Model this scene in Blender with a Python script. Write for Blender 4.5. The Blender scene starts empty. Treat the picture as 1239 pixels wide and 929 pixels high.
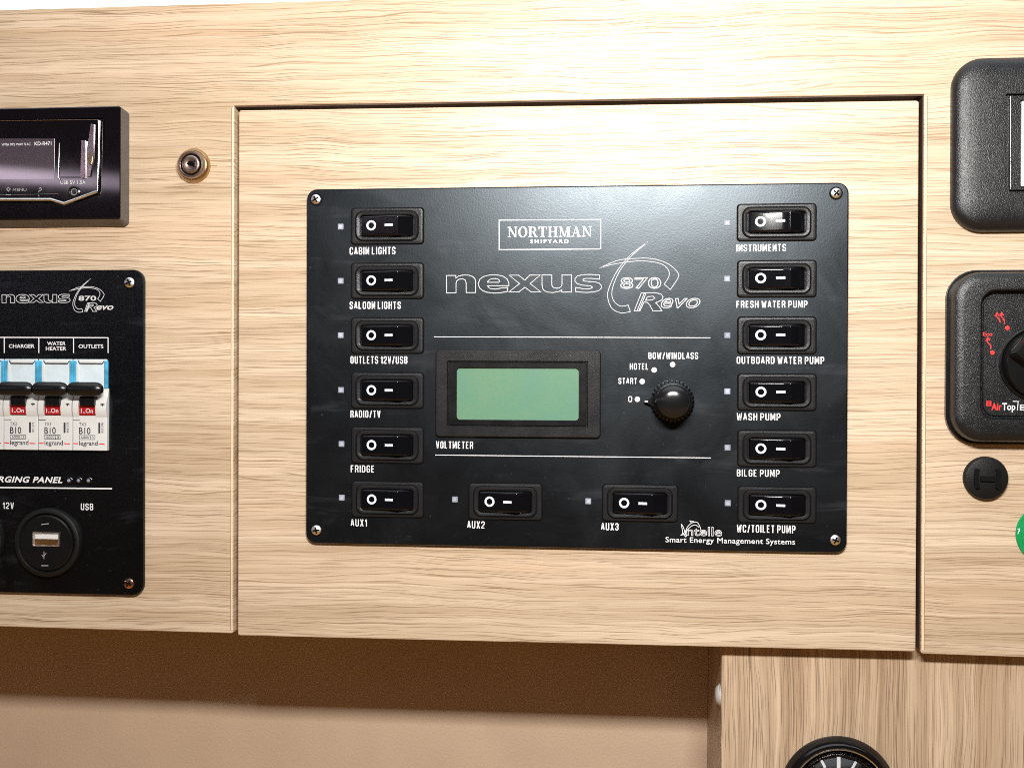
import bpy, bmesh, math, random
from mathutils import Vector, Matrix
random.seed(7)
scene = bpy.context.scene
COL = scene.collection
R = math.radians

# ------------------------------------------------------------------ camera
F_PX, W_PX, H_PX = 1350.0, 1239.0, 929.0
DIST = 0.65
YAW, PITCH, ROLL = R(5.50), R(-0.37), R(-0.218)
c_, s_ = math.cos, math.sin
M_CAM = (Matrix(((c_(YAW), -s_(YAW), 0), (s_(YAW), c_(YAW), 0), (0, 0, 1)))
         @ Matrix(((1, 0, 0), (0, c_(PITCH), -s_(PITCH)), (0, s_(PITCH), c_(PITCH))))
         @ Matrix(((c_(ROLL), 0, s_(ROLL)), (0, 1, 0), (-s_(ROLL), 0, c_(ROLL)))))
cam_d = bpy.data.cameras.new('camera')
cam_d.sensor_width = 36
cam_d.lens = F_PX / W_PX * 36
cam_d.clip_start, cam_d.clip_end = 0.01, 50
cam = bpy.data.objects.new('camera', cam_d)
COL.objects.link(cam)
rx, fw, up = M_CAM.col[0], M_CAM.col[1], M_CAM.col[2]
cam.matrix_world = Matrix(((rx[0], up[0], -fw[0], 0), (rx[1], up[1], -fw[1], -DIST), (rx[2], up[2], -fw[2], 0), (0, 0, 0, 1)))
scene.camera = cam

# ------------------------------------------------------------------ world, lamp, exposure
world = bpy.data.worlds.new('World')
scene.world = world
world.use_nodes = True
wn, wl = world.node_tree.nodes, world.node_tree.links
bg = wn['Background']
bg.inputs['Strength'].default_value = 1.0
tc = wn.new('ShaderNodeTexCoord')
sx_w = wn.new('ShaderNodeSeparateXYZ'); wl.new(tc.outputs['Generated'], sx_w.inputs[0])
def w_ramp(src, stops):
    r = wn.new('ShaderNodeValToRGB')
    while len(r.color_ramp.elements) < len(stops): r.color_ramp.elements.new(0.5)
    for e, (p, c) in zip(r.color_ramp.elements, stops): e.position = p; e.color = (*c, 1)
    wl.new(src, r.inputs['Fac']); return r.outputs['Color']
def w_map(src, a0, a1):
    m = wn.new('ShaderNodeMapRange'); m.inputs[1].default_value = a0; m.inputs[2].default_value = a1
    wl.new(src, m.inputs[0]); return m.outputs[0]
# a dim cabin: warm timber and upholstery below, pale ceiling above, its overhead glow added for glossy highlights
room = w_ramp(w_map(sx_w.outputs[2], -1, 1), [(0.0, (0.48, 0.235, 0.046)), (0.28, (0.34, 0.165, 0.033)), (0.40, (0.04, 0.020, 0.008)), (0.5, (0.016, 0.013, 0.012)), (0.62, (0.024, 0.023, 0.024)), (0.82, (0.12, 0.12, 0.13)), (0.91, (1.6, 1.7, 1.8)), (1.0, (2.0, 2.1, 2.2))])
# added bright band low on the left, there for the radio face to reflect
strip = w_ramp(w_map(sx_w.outputs[2], 0.10, 0.22), [(0.455, (0, 0, 0)), (0.47, (12.0, 9.6, 12.0)), (0.52, (11.0, 9.0, 11.0)), (0.575, (0, 0, 0))])
side = w_ramp(w_map(sx_w.outputs[0], -0.9, -0.2), [(0.60, (1, 1, 1)), (0.80, (0, 0, 0))])
mm = wn.new('ShaderNodeMix'); mm.data_type = 'RGBA'; mm.blend_type = 'MULTIPLY'; mm.inputs[0].default_value = 1
wl.new(strip, mm.inputs[6]); wl.new(side, mm.inputs[7])
ma = wn.new('ShaderNodeMix'); ma.data_type = 'RGBA'; ma.blend_type = 'ADD'; ma.inputs[0].default_value = 1
wl.new(room, ma.inputs[6]); wl.new(mm.outputs[2], ma.inputs[7])
wl.new(ma.outputs[2], bg.inputs['Color'])
world.cycles.sampling_method = 'MANUAL'; world.cycles.sample_map_resolution = 2048

def px(x, y, Y=0.0):
    d = M_CAM @ Vector(((x - W_PX / 2) / F_PX, 1, -(y - H_PX / 2) / F_PX))
    t = (Y + DIST) / d.y
    return d.x * t, d.z * t

LAMP_X, LAMP_Z = px(800, -80)
ld = bpy.data.lights.new('ceiling_lamp', 'AREA')
ld.shape = 'RECTANGLE'; ld.size = 0.26; ld.size_y = 0.05; ld.energy = 8.3; ld.color = (1.0, 0.975, 0.93)
lamp = bpy.data.objects.new('ceiling_lamp', ld)
COL.objects.link(lamp)
lamp.location = (LAMP_X, -0.56, LAMP_Z)
lamp.rotation_euler = (R(72), 0, 0)
scene.view_settings.view_transform = 'Standard'
scene.view_settings.look = 'None'
scene.view_settings.exposure = 0.0
scene.view_settings.gamma = 1.0
scene.cycles.filter_width = 0.95
scene.cycles.use_denoising = False
scene.cycles.use_light_tree = False

# ------------------------------------------------------------------ materials
def new_mat(name):
    m = bpy.data.materials.new(name); m.use_nodes = True
    return m, m.node_tree.nodes, m.node_tree.links, m.node_tree.nodes['Principled BSDF']

def noise(n, l, vec, scale, detail=2, rough=0.5, dist=0.0):
    t = n.new('ShaderNodeTexNoise')
    t.inputs['Scale'].default_value = scale; t.inputs['Detail'].default_value = detail
    t.inputs['Roughness'].default_value = rough; t.inputs['Distortion'].default_value = dist
    if vec is not None: l.new(vec, t.inputs['Vector'])
    return t.outputs['Fac']

def ramp(n, l, fac, stops):
    r = n.new('ShaderNodeValToRGB')
    while len(r.color_ramp.elements) < len(stops): r.color_ramp.elements.new(0.5)
    for e, (p, c) in zip(r.color_ramp.elements, stops):
        e.position = p; e.color = (*c, 1) if not isinstance(c, (int, float)) else (c, c, c, 1)
    l.new(fac, r.inputs['Fac'])
    return r.outputs['Color']

def math_node(n, l, op, a, b=None):
    m = n.new('ShaderNodeMath'); m.operation = op
    for i, v in enumerate((a, b)):
        if v is None: continue
        if isinstance(v, (int, float)): m.inputs[i].default_value = v
        else: l.new(v, m.inputs[i])
    return m.outputs[0]

def mixc(n, l, fac, a, b, mode='MIX'):
    m = n.new('ShaderNodeMix'); m.data_type = 'RGBA'; m.blend_type = mode
    for k, v in ((0, fac), (6, a), (7, b)):
        if isinstance(v, (int, float)): m.inputs[k].default_value = v
        elif isinstance(v, tuple): m.inputs[k].default_value = (*v, 1)
        else: l.new(v, m.inputs[k])
    return m.outputs[2]

def bump(n, l, b, height, strength, dist=0.001):
    k = n.new('ShaderNodeBump'); k.inputs['Strength'].default_value = strength; k.inputs['Distance'].default_value = dist
    l.new(height, k.inputs['Height']); l.new(k.outputs['Normal'], b.inputs['Normal'])

def plain(name, col, rough=0.5, metal=0.0, spec=0.5, grain=0.0, gscale=2500, coat=0.0, var=0.0):
    m, n, l, b = new_mat(name)
    b.inputs['Base Color'].default_value = (*col, 1); b.inputs['Roughness'].default_value = rough
    b.inputs['Metallic'].default_value = metal; b.inputs['Specular IOR Level'].default_value = spec
    b.inputs['Coat Weight'].default_value = coat
    g = n.new('ShaderNodeNewGeometry')
    f = noise(n, l, g.outputs['Position'], 90, 4, 0.6)
    if var:
        l.new(mixc(n, l, ramp(n, l, f, [(0.3, 0.0), (0.7, 1.0)]), tuple(c * (1 - var) for c in col), tuple(min(1, c * (1 + var)) for c in col)), b.inputs['Base Color'])
    l.new(ramp(n, l, f, [(0.3, max(0.0, rough * 0.85)), (0.7, min(1.0, rough * 1.15))]), b.inputs['Roughness'])
    if grain:
        bump(n, l, b, noise(n, l, g.outputs['Position'], gscale, 2), grain, 0.0004)
    return m

def wood(name, vertical, off, ink=0.80, lo=(0.45, 0.333, 0.22), hi=(0.60, 0.475, 0.345), line=(0.17, 0.092, 0.04)):
    m, n, l, b = new_mat(name)
    g = n.new('ShaderNodeNewGeometry')
    sp = n.new('ShaderNodeSeparateXYZ'); l.new(g.outputs['Position'], sp.inputs[0])
    a, cr = (sp.outputs[2], sp.outputs[0]) if vertical else (sp.outputs[0], sp.outputs[2])
    def vec(sa, sc, wav=None, o=0.0):
        cb = n.new('ShaderNodeCombineXYZ')
        l.new(math_node(n, l, 'MULTIPLY_ADD', a, sa), cb.inputs[0])
        cb.inputs[0].links[0].from_node.inputs[2].default_value = off + o
        v = math_node(n, l, 'MULTIPLY', cr if wav is None else wav, sc)
        l.new(v, cb.inputs[1])
        l.new(math_node(n, l, 'MULTIPLY', sp.outputs[1], 40), cb.inputs[2])
        return cb.outputs[0]
    w0 = noise(n, l, vec(4.0, 9.0), 1.0, 2, 0.5)                       # slow wander of the grain
    w1 = noise(n, l, vec(22.0, 16.0, None, 5), 1.0, 1, 0.5)
    crw = math_node(n, l, 'ADD', cr, math_node(n, l, 'MULTIPLY', math_node(n, l, 'SUBTRACT', w0, 0.5), 0.016))
    crw = math_node(n, l, 'ADD', crw, math_node(n, l, 'MULTIPLY', math_node(n, l, 'SUBTRACT', w1, 0.5), 0.0040))
    band = noise(n, l, vec(2.5, 90.0, crw, 11), 1.0, 2, 0.6)
    col = ramp(n, l, band, [(0.34, lo), (0.50, tuple((x + y) / 2 for x, y in zip(lo, hi))), (0.66, hi)])
    tint = noise(n, l, vec(3.0, 40.0, crw, 31), 1.0, 3, 0.5)
    col = mixc(n, l, ramp(n, l, tint, [(0.50, 0.0), (0.72, 0.30)]), col, (0.66, 0.43, 0.29))
    fine = noise(n, l, vec(9.0, 800.0, crw, 17), 1.0, 1, 0.5)
    col = mixc(n, l, ramp(n, l, fine, [(0.36, 0.30), (0.60, 0.0)]), col, tuple(0.55 * x + 0.45 * y for x, y in zip(lo, line)))
    gate = noise(n, l, vec(9.0, 110.0, crw, 41), 1.0, 3, 0.6)
    gt = ramp(n, l, gate, [(0.34, 0.25), (0.56, 1.0)])
    def pores(freq, half, wob, br, thr, o):
        """thin broken pore lines: one line in every period across the grain, broken up along it"""
        t = math_node(n, l, 'ADD', math_node(n, l, 'MULTIPLY', crw, freq), math_node(n, l, 'MULTIPLY', noise(n, l, vec(5.0, 60.0, crw, o), 1.0, 2, 0.5), wob))
        idn = math_node(n, l, 'FLOOR', t)
        f = math_node(n, l, 'ABSOLUTE', math_node(n, l, 'SUBTRACT', math_node(n, l, 'FRACT', t), 0.5))
        cb = n.new('ShaderNodeCombineXYZ')
        l.new(math_node(n, l, 'ADD', math_node(n, l, 'MULTIPLY', a, br), math_node(n, l, 'MULTIPLY', idn, 17.37)), cb.inputs[0])
        l.new(math_node(n, l, 'MULTIPLY', idn, 5.13), cb.inputs[1]); cb.inputs[2].default_value = o
        brk = noise(n, l, cb.outputs[0], 1.0, 1, 0.5)
        strength = ramp(n, l, brk, [(thr, 0.0), (thr + 0.10, 0.75), (thr + 0.25, 1.0)])
        return mixc(n, l, 1.0, ramp(n, l, f, [(half * 0.35, 1.0), (half, 0.0)]), strength, 'MULTIPLY')
    lines = mixc(n, l, 1.0, pores(300.0, 0.085, 4.0, 11.0, 0.45, 23), pores(450.0, 0.12, 5.5, 20.0, 0.46, 61), 'LIGHTEN')
    lines = mixc(n, l, 1.0, lines, pores(680.0, 0.17, 7.0, 32.0, 0.48, 97), 'LIGHTEN')
    lines = mixc(n, l, 1.0, lines, ramp(n, l, gate, [(0.32, 0.45), (0.56, 1.0)]), 'MULTIPLY')
    col = mixc(n, l, math_node(n, l, 'MULTIPLY', lines, ink), col, line)
    lite = noise(n, l, vec(7.0, 700.0, crw, 71), 1.0, 1, 0.5)
    col = mixc(n, l, ramp(n, l, lite, [(0.62, 0.0), (0.72, 0.5)]), col, tuple(min(1, 1.12 * x) for x in hi))
    l.new(col, b.inputs['Base Color'])
    l.new(ramp(n, l, fine, [(0.3, 0.50), (0.6, 0.38)]), b.inputs['Roughness'])
    b.inputs['Specular IOR Level'].default_value = 0.5
    h = math_node(n, l, 'SUBTRACT', fine, math_node(n, l, 'MULTIPLY', lines, 0.8))
    bump(n, l, b, h, 0.30, 0.0003)
    return m

def black_plate(name, col=(0.0020, 0.0020, 0.0026), rough=0.31, smudge=True):
    m, n, l, b = new_mat(name)
    g = n.new('ShaderNodeNewGeometry')
    P = g.outputs['Position']
    gr = noise(n, l, P, 1300, 1, 0.5)
    sm = noise(n, l, P, 16, 5, 0.62, 1.2)
    b.inputs['Base Color'].default_value = (*col, 1)
    if smudge:
        mp = n.new('ShaderNodeMapping'); mp.inputs['Rotation'].default_value = (0, R(40), 0); mp.inputs['Scale'].default_value = (14, 1, 75)
        l.new(P, mp.inputs['Vector'])
        scr = noise(n, l, mp.outputs['Vector'], 1.0, 4, 0.6, 0.6)
        dust = ramp(n, l, scr, [(0.56, 0.0), (0.74, 0.55)])
        dust = mixc(n, l, 1.0, dust, ramp(n, l, sm, [(0.42, 0.0), (0.6, 1.0)]), 'MULTIPLY')
        fl = noise(n, l, P, 420, 1, 0.5)
        dust = mixc(n, l, 1.0, dust, ramp(n, l, fl, [(0.76, 0.0), (0.80, 0.4)]), 'ADD')
        c = mixc(n, l, dust, col, (0.042, 0.044, 0.052))
        blot = noise(n, l, P, 62, 2, 0.5, 0.5)
        c = mixc(n, l, ramp(n, l, blot, [(0.72, 0.0), (0.76, 0.8)]), c, (0.002, 0.002, 0.002))
        l.new(c, b.inputs['Base Color'])
    r = ramp(n, l, sm, [(0.3, rough - 0.045), (0.7, rough + 0.06)])
    l.new(r, b.inputs['Roughness'])
    b.inputs['Specular IOR Level'].default_value = 0.5
    b.inputs['Specular Tint'].default_value = (0.78, 0.90, 1.0, 1)
    bump(n, l, b, gr, 0.08, 0.0003)
    return m

M = {}
M['wood'] = wood('oak_laminate', False, 0.0)
M['door'] = wood('oak_laminate_door', False, 37.3)
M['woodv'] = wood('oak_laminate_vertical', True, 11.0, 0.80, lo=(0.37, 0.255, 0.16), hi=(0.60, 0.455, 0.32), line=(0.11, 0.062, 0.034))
M['band'] = plain('edge_band', (0.66, 0.50, 0.33), 0.5, var=0.08)
M['seam'] = plain('seam_glue', (0.16, 0.10, 0.05), 0.7)
M['carcass'] = plain('dark_board', (0.10, 0.055, 0.028), 0.7, var=0.15)
M['plate'] = black_plate('satin_black_plate')
M['plate2'] = black_plate('satin_black_charger', col=(0.0020, 0.0020, 0.0024), rough=0.26)
M['tex'] = plain('textured_black_plastic', (0.006, 0.0063, 0.0075), 0.34, spec=0.48, grain=0.5, gscale=2000)
M['frame'] = plain('switch_frame_plastic', (0.011, 0.011, 0.012), 0.32, spec=0.28, grain=0.2, gscale=3000)
M['gloss'] = plain('gloss_black', (0.003, 0.003, 0.004), 0.085, spec=0.45)
M['knob'] = plain('knob_black', (0.006, 0.006, 0.007), 0.19)
M['radiogloss'] = plain('radio_gloss_black', (0.004, 0.003, 0.004), 0.045)
M['satin'] = plain('smooth_black_plastic', (0.005, 0.005, 0.0055), 0.26, spec=0.4)
M['side'] = plain('radio_side_plastic', (0.10, 0.088, 0.08), 0.5, grain=0.4, gscale=2500)
M['matt'] = plain('matt_black_rubber', (0.006, 0.006, 0.006), 0.5, spec=0.22, grain=0.35, gscale=1500)
M['hole'] = plain('dark_gap', (0.002, 0.002, 0.002), 0.9, spec=0.1)
M['print'] = plain('white_print', (0.68, 0.68, 0.70), 0.6, var=0.04)
M['logoprint'] = plain('grey_white_print', (0.52, 0.53, 0.55), 0.6)
M['printdim'] = plain('grey_print', (0.30, 0.30, 0.31), 0.6)
M['mark'] = plain('rocker_mark', (0.64, 0.70, 0.80), 0.45)
M['led'] = plain('led_lens', (0.24, 0.26, 0.32), 0.6, spec=0.15, var=0.25)
M['chip'] = plain('led_chip', (0.34, 0.36, 0.43), 0.6, spec=0.15, var=0.2)
M['brown'] = plain('gap_shade_brown', (0.060, 0.030, 0.016), 0.65, var=0.2)  # dark tone stands for the shade inside the door gap
M['ceiling'] = plain('white_lining', (0.86, 0.86, 0.85), 0.6, var=0.02)
M['chrome'] = plain('chrome', (0.88, 0.87, 0.85), 0.36, metal=1.0)
M['dark_chrome'] = plain('dark_chrome', (0.42, 0.36, 0.36), 0.20, metal=1.0)
M['brass'] = plain('brass', (0.52, 0.38, 0.21), 0.30, metal=1.0, var=0.15)
M['gold'] = plain('gold_contact', (0.80, 0.52, 0.22), 0.3, metal=1.0)
M['bronze'] = plain('bronze_steel', (0.44, 0.33, 0.28), 0.30, metal=1.0)
M['copper'] = plain('copper_screw', (0.62, 0.36, 0.24), 0.22, metal=1.0)
M['red'] = plain('red_plastic', (0.34, 0.006, 0.008), 0.4)
M['redprint'] = plain('red_print', (0.72, 0.03, 0.03), 0.5)
M['capwhite'] = plain('cap_white', (0.45, 0.44, 0.42), 0.5)
M['white'] = plain('white_plastic', (0.60, 0.60, 0.59), 0.42, var=0.03)
M['pale'] = plain('pale_plastic', (0.58, 0.66, 0.70), 0.18, var=0.08)
M['blue'] = plain('blue_plastic', (0.07, 0.34, 0.54), 0.18, var=0.45)
M['ink'] = plain('dark_ink', (0.03, 0.03, 0.035), 0.6)
M['green'] = plain('green_plastic', (0.004, 0.235, 0.065), 0.35, var=0.08)
M['purple'] = plain('radio_display', (0.045, 0.034, 0.042), 0.30, coat=1.0)
M['screen'] = plain('white_screen', (0.80, 0.82, 0.85), 0.3)

def lcd():
    m, n, l, b = new_mat('green_lcd')
    g = n.new('ShaderNodeNewGeometry')
    f = noise(n, l, g.outputs['Position'], 22, 3, 0.6, 0.4)
    sp = noise(n, l, g.outputs['Position'], 650, 2, 0.6)
    c = ramp(n, l, f, [(0.3, (0.125, 0.225, 0.130)), (0.55, (0.105, 0.215, 0.145)), (0.75, (0.085, 0.20, 0.165))])
    c = mixc(n, l, ramp(n, l, sp, [(0.35, 0.45), (0.6, 0.0)]), c, (0.07, 0.22, 0.13))
    l.new(c, b.inputs['Base Color']); b.inputs['Roughness'].default_value = 0.30; b.inputs['Coat Weight'].default_value = 0.6; b.inputs['Coat Roughness'].default_value = 0.22
    return m
M['lcd'] = lcd()

def leather():
    m, n, l, b = new_mat('tan_leatherette')
    g = n.new('ShaderNodeNewGeometry')
    v = n.new('ShaderNodeTexVoronoi'); v.inputs['Scale'].default_value = 620; v.feature = 'F1'
    nz = n.new('ShaderNodeTexNoise'); nz.inputs['Scale'].default_value = 300
    l.new(g.outputs['Position'], nz.inputs['Vector'])
    mx = n.new('ShaderNodeVectorMath'); mx.operation = 'MULTIPLY_ADD'
    l.new(nz.outputs['Color'], mx.inputs[0]); mx.inputs[1].default_value = (0.003, 0.003, 0.003); l.new(g.outputs['Position'], mx.inputs[2])
    l.new(mx.outputs[0], v.inputs['Vector'])
    f = noise(n, l, g.outputs['Position'], 18, 4)
    l.new(ramp(n, l, f, [(0.3, (0.52, 0.385, 0.275)), (0.7, (0.57, 0.425, 0.305))]), b.inputs['Base Color'])
    b.inputs['Roughness'].default_value = 0.5
    bump(n, l, b, v.outputs['Distance'], 0.22, 0.0005)
    return m
M['leather'] = leather()

def glass():
    m, n, l, b = new_mat('gauge_glass')
    tr = n.new('ShaderNodeBsdfTransparent'); gl = n.new('ShaderNodeBsdfGlossy'); gl.inputs['Roughness'].default_value = 0.04
    fr_ = n.new('ShaderNodeFresnel'); fr_.inputs['IOR'].default_value = 1.6
    mx = n.new('ShaderNodeMixShader')
    l.new(fr_.outputs[0], mx.inputs[0]); l.new(tr.outputs[0], mx.inputs[1]); l.new(gl.outputs[0], mx.inputs[2])
    l.new(mx.outputs[0], n['Material Output'].inputs['Surface'])
    return m
M['glass'] = glass()

# ------------------------------------------------------------------ mesh helpers
def rr_pts(cx, cz, w, h, r, n=7):
    r = max(min(r, w / 2 - 1e-6, h / 2 - 1e-6), 1e-6)
    pts = []
    for sx, sz, a0 in ((1, 1, 0), (-1, 1, 90), (-1, -1, 180), (1, -1, 270)):
        for i in range(n + 1):
            a = R(a0 + 90 * i / n)
            pts.append((cx + sx * (w / 2 - r) + r * math.cos(a), cz + sz * (h / 2 - r) + r * math.sin(a)))
    return pts

def circ_pts(cx, cz, r, n=64):
    return [(cx + r * math.cos(2 * math.pi * i / n), cz + r * math.sin(2 * math.pi * i / n)) for i in range(n)]

def loft(bm, loops, cap_start=False, cap_end=True):
    """loops: list of (points2d, Y)"""
    prev = None; first = None
    for pts, Y in loops:
        vs = [bm.verts.new((p[0], Y, p[1])) for p in pts]
        if first is None: first = vs
        if prev:
            k = len(vs)
            for i in range(k):
                bm.faces.new((prev[i], prev[(i + 1) % k], vs[(i + 1) % k], vs[i]))
        prev = vs
    if cap_end: bm.faces.new(prev)
    if cap_start: bm.faces.new(list(reversed(first)))

def rr_loft(bm, cx, cz, w, h, r, prof, cap_start=False, cap_end=True, n=7):
    loft(bm, [(rr_pts(cx, cz, w - 2 * i, h - 2 * i, r - i, n), Y) for i, Y in prof], cap_start, cap_end)

def lathe(bm, cx, cz, prof, n=64, cap_start=False, cap_end=True):
    loft(bm, [(circ_pts(cx, cz, max(r, 1e-6), n), Y) for r, Y in prof], cap_start, cap_end)

def box(bm, x0, x1, y0, y1, z0, z1):
    vs = [bm.verts.new((x, y, z)) for x in (x0, x1) for y in (y0, y1) for z in (z0, z1)]
    for f in ((0, 1, 3, 2), (4, 6, 7, 5), (0, 4, 5, 1), (2, 3, 7, 6), (0, 2, 6, 4), (1, 5, 7, 3)):
        bm.faces.new([vs[i] for i in f])

def prism(bm, pts, y0, y1):
    a = [bm.verts.new((p[0], y0, p[1])) for p in pts]; b = [bm.verts.new((p[0], y1, p[1])) for p in pts]
    k = len(pts)
    for i in range(k): bm.faces.new((a[i], a[(i + 1) % k], b[(i + 1) % k], b[i]))
    bm.faces.new(b); bm.faces.new(list(reversed(a)))

def ribbon(bm, pts, width, Y, closed=False):
    k = len(pts); L = []; Rr = []
    for i in range(k):
        p = Vector(pts[i])
        a = Vector(pts[i - 1]) if (closed or i > 0) else None
        b = Vector(pts[(i + 1) % k]) if (closed or i < k - 1) else None
        d1 = (p - a).normalized() if a is not None and (p - a).length > 1e-9 else None
        d2 = (b - p).normalized() if b is not None and (b - p).length > 1e-9 else None
        d1 = d1 or d2; d2 = d2 or d1
        if d1 is None: d1 = d2 = Vector((1, 0))
        n1 = Vector((-d1.y, d1.x)); n2 = Vector((-d2.y, d2.x))
        mi = (n1 + n2)
        mi = mi.normalized() if mi.length > 1e-6 else n1
        s = 1 / max(mi.dot(n1), 0.5)
        o = mi * (width / 2 * s)
        L.append(bm.verts.new((p.x + o.x, Y, p.y + o.y))); Rr.append(bm.verts.new((p.x - o.x, Y, p.y - o.y)))
    for i in range(k if closed else k - 1):
        j = (i + 1) % k
        bm.faces.new((L[i], L[j], Rr[j], Rr[i]))

def set_props(o, label=None, cat=None, group=None, kind=None):
    for k, v in (('label', label), ('category', cat), ('group', group), ('kind', kind)):
        if v: o[k] = v

def origin_of(o):
    p = Vector((0, 0, 0))
    while o is not None: p += o.location; o = o.parent
    return p

def build(name, bm, mat, parent=None, sharp=32, label=None, at=None):
    """link bm (world coordinates) as ONE mesh object under parent; at = where its origin lies"""
    if parent is not None: off = origin_of(parent)
    else: off = Vector((0, 0, 0))
    loc = Vector(at) - off if at is not None else Vector((0, 0, 0))
    bmesh.ops.remove_doubles(bm, verts=bm.verts, dist=1e-7)
    bmesh.ops.recalc_face_normals(bm, faces=bm.faces)
    for f in bm.faces: f.smooth = True
    bigs = [f for f in bm.faces if len(f.verts) > 6 and f.calc_area() > 2e-5]
    lim = R(sharp)
    for e in bm.edges:
        if len(e.link_faces) == 2:
            if e.calc_face_angle(0) > lim: e.smooth = False
    for f in bigs:
        for e in f.edges: e.smooth = False
    bmesh.ops.translate(bm, verts=bm.verts, vec=-(off + loc))
    me = bpy.data.meshes.new(name); bm.to_mesh(me); bm.free()
    me.materials.append(mat)
    o = bpy.data.objects.new(name, me); COL.objects.link(o)
    o.location = loc
    if parent is not None: o.parent = parent
    if label: o['label'] = label
    return o

def thing(name, label, cat, at, group=None):
    o = bpy.data.objects.new(name, None); COL.objects.link(o)
    o.empty_display_size = 0.01
    o.location = at
    set_props(o, label, cat, group)
    return o

def copy_tree(o, parent, kids):
    c = o.copy(); COL.objects.link(c); c.parent = parent
    for ch in kids.get(o.name, []): copy_tree(ch, c, kids)
    return c

def kids_map():
    k = {}
    for o in bpy.data.objects:
        if o.parent is not None: k.setdefault(o.parent.name, []).append(o)
    return k

def rect(x0, y0, x1, y1, Y=0.0):
    """a picture rectangle laid on the plane Y: centre and size in metres"""
    ym, xm = (y0 + y1) / 2, (x0 + x1) / 2
    X0, X1 = px(x0, ym, Y)[0], px(x1, ym, Y)[0]
    Z1, Z0 = px(xm, y0, Y)[1], px(xm, y1, Y)[1]
    return (X0 + X1) / 2, (Z0 + Z1) / 2, X1 - X0, Z1 - Z0

def U(x, y, Y=0.0):       # metres per picture pixel across, near a point
    return px(x + 0.5, y, Y)[0] - px(x - 0.5, y, Y)[0]

# writing: queued, converted together at the end
TEXTS = []
def text(s, x0, y0, x1, y1, Y, parent, mat='print', bold=0.0, slant=0.0, outline=None, name='lettering', spacing=1.0, rot=0):
    TEXTS.append(dict(s=s, r=rect(x0, y0, x1, y1, Y), Y=Y, parent=parent, mat=mat, bold=bold, slant=slant, outline=outline, name=name, spacing=spacing, rot=rot))

GLYPH = {
 'A': (1, [[(0, 0), (.42, 1), (.58, 1), (1, 0)], [(.2, .3), (.8, .3)]]), 'B': (1, [[(0, 0), (0, 1), (.78, 1), (.98, .88), (.98, .66), (.7, .52), (.1, .52)], [(.7, .52), (1, .38), (1, .13), (.78, 0), (0, 0)]]),
 'C': (1, [[(1, .68), (1, .86), (.78, 1), (.22, 1), (0, .86), (0, .14), (.22, 0), (.78, 0), (1, .14), (1, .32)]]), 'D': (1, [[(0, 0), (0, 1), (.7, 1), (1, .84), (1, .16), (.7, 0), (0, 0)]]),
 'E': (.85, [[(1, 1), (0, 1), (0, 0), (1, 0)], [(0, .52), (.85, .52)]]), 'F': (.85, [[(1, 1), (0, 1), (0, -.1)], [(0, .5), (.85, .5)]]),
 'G': (1, [[(1, .70), (1, .86), (.78, 1), (.22, 1), (0, .86), (0, .14), (.22, 0), (.78, 0), (1, .14), (1, .48), (.55, .48)]]), 'H': (1, [[(0, -.1), (0, 1.1)], [(1, -.1), (1, 1.1)], [(0, .52), (1, .52)]]),
 'I': (0, [[(0, -.1), (0, 1.1)]]), 'L': (.85, [[(0, 1.1), (0, 0), (1, 0)]]), 'M': (1.35, [[(0, -.1), (0, 1), (.12, 1), (.5, .15), (.88, 1), (1, 1), (1, -.1)]]), 'N': (1.05, [[(0, -.1), (0, 1), (.1, 1), (.9, 0), (1, 0), (1, 1.1)]]),
 'O': (1, [[(0, .14), (0, .86), (.22, 1), (.78, 1), (1, .86), (1, .14), (.78, 0), (.22, 0), (0, .14)]]), 'P': (1, [[(0, -.1), (0, 1), (.78, 1), (1, .87), (1, .56), (.78, .43), (0, .43)]]),
 'R': (1, [[(0, -.1), (0, 1), (.78, 1), (1, .87), (1, .60), (.78, .47), (0, .47)], [(.6, .47), (.95, .3), (1, -.1)]]), 'S': (1, [[(1, .72), (1, .87), (.78, 1), (.22, 1), (0, .87), (0, .66), (.2, .54), (.8, .46), (1, .34), (1, .13), (.78, 0), (.22, 0), (0, .13), (0, .28)]]),
 'T': (.95, [[(-.08, 1), (1.08, 1)], [(.5, 1), (.5, -.1)]]), 'U': (1, [[(0, 1.1), (0, .14), (.22, 0), (.78, 0), (1, .14), (1, 1.1)]]), 'V': (1, [[(0, 1.1), (.42, 0), (.58, 0), (1, 1.1)]]),
 'W': (1.55, [[(0, 1.1), (.2, 0), (.28, 0), (.5, .9), (.72, 0), (.8, 0), (1, 1.1)]]), 'X': (1, [[(0, -.1), (1, 1.1)], [(0, 1.1), (1, -.1)]]),
 '/': (.7, [[(0, -.15), (1, 1.15)]]), '0': (.9, [[(0, .14), (0, .86), (.22, 1), (.78, 1), (1, .86), (1, .14), (.78, 0), (.22, 0), (0, .14)]]),
 '1': (.45, [[(0, .72), (.7, 1), (1, 1), (1, -.1)]]), '2': (1, [[(0, .7), (0, .87), (.22, 1), (.78, 1), (1, .87), (1, .62), (0, .12), (0, 0), (1.05, 0)]]),
 '3': (1, [[(0, .75), (0, .87), (.22, 1), (.78, 1), (1, .87), (1, .64), (.7, .52), (.35, .52)], [(.7, .52), (1, .38), (1, .13), (.78, 0), (.22, 0), (0, .13), (0, .28)]]),
}
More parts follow.
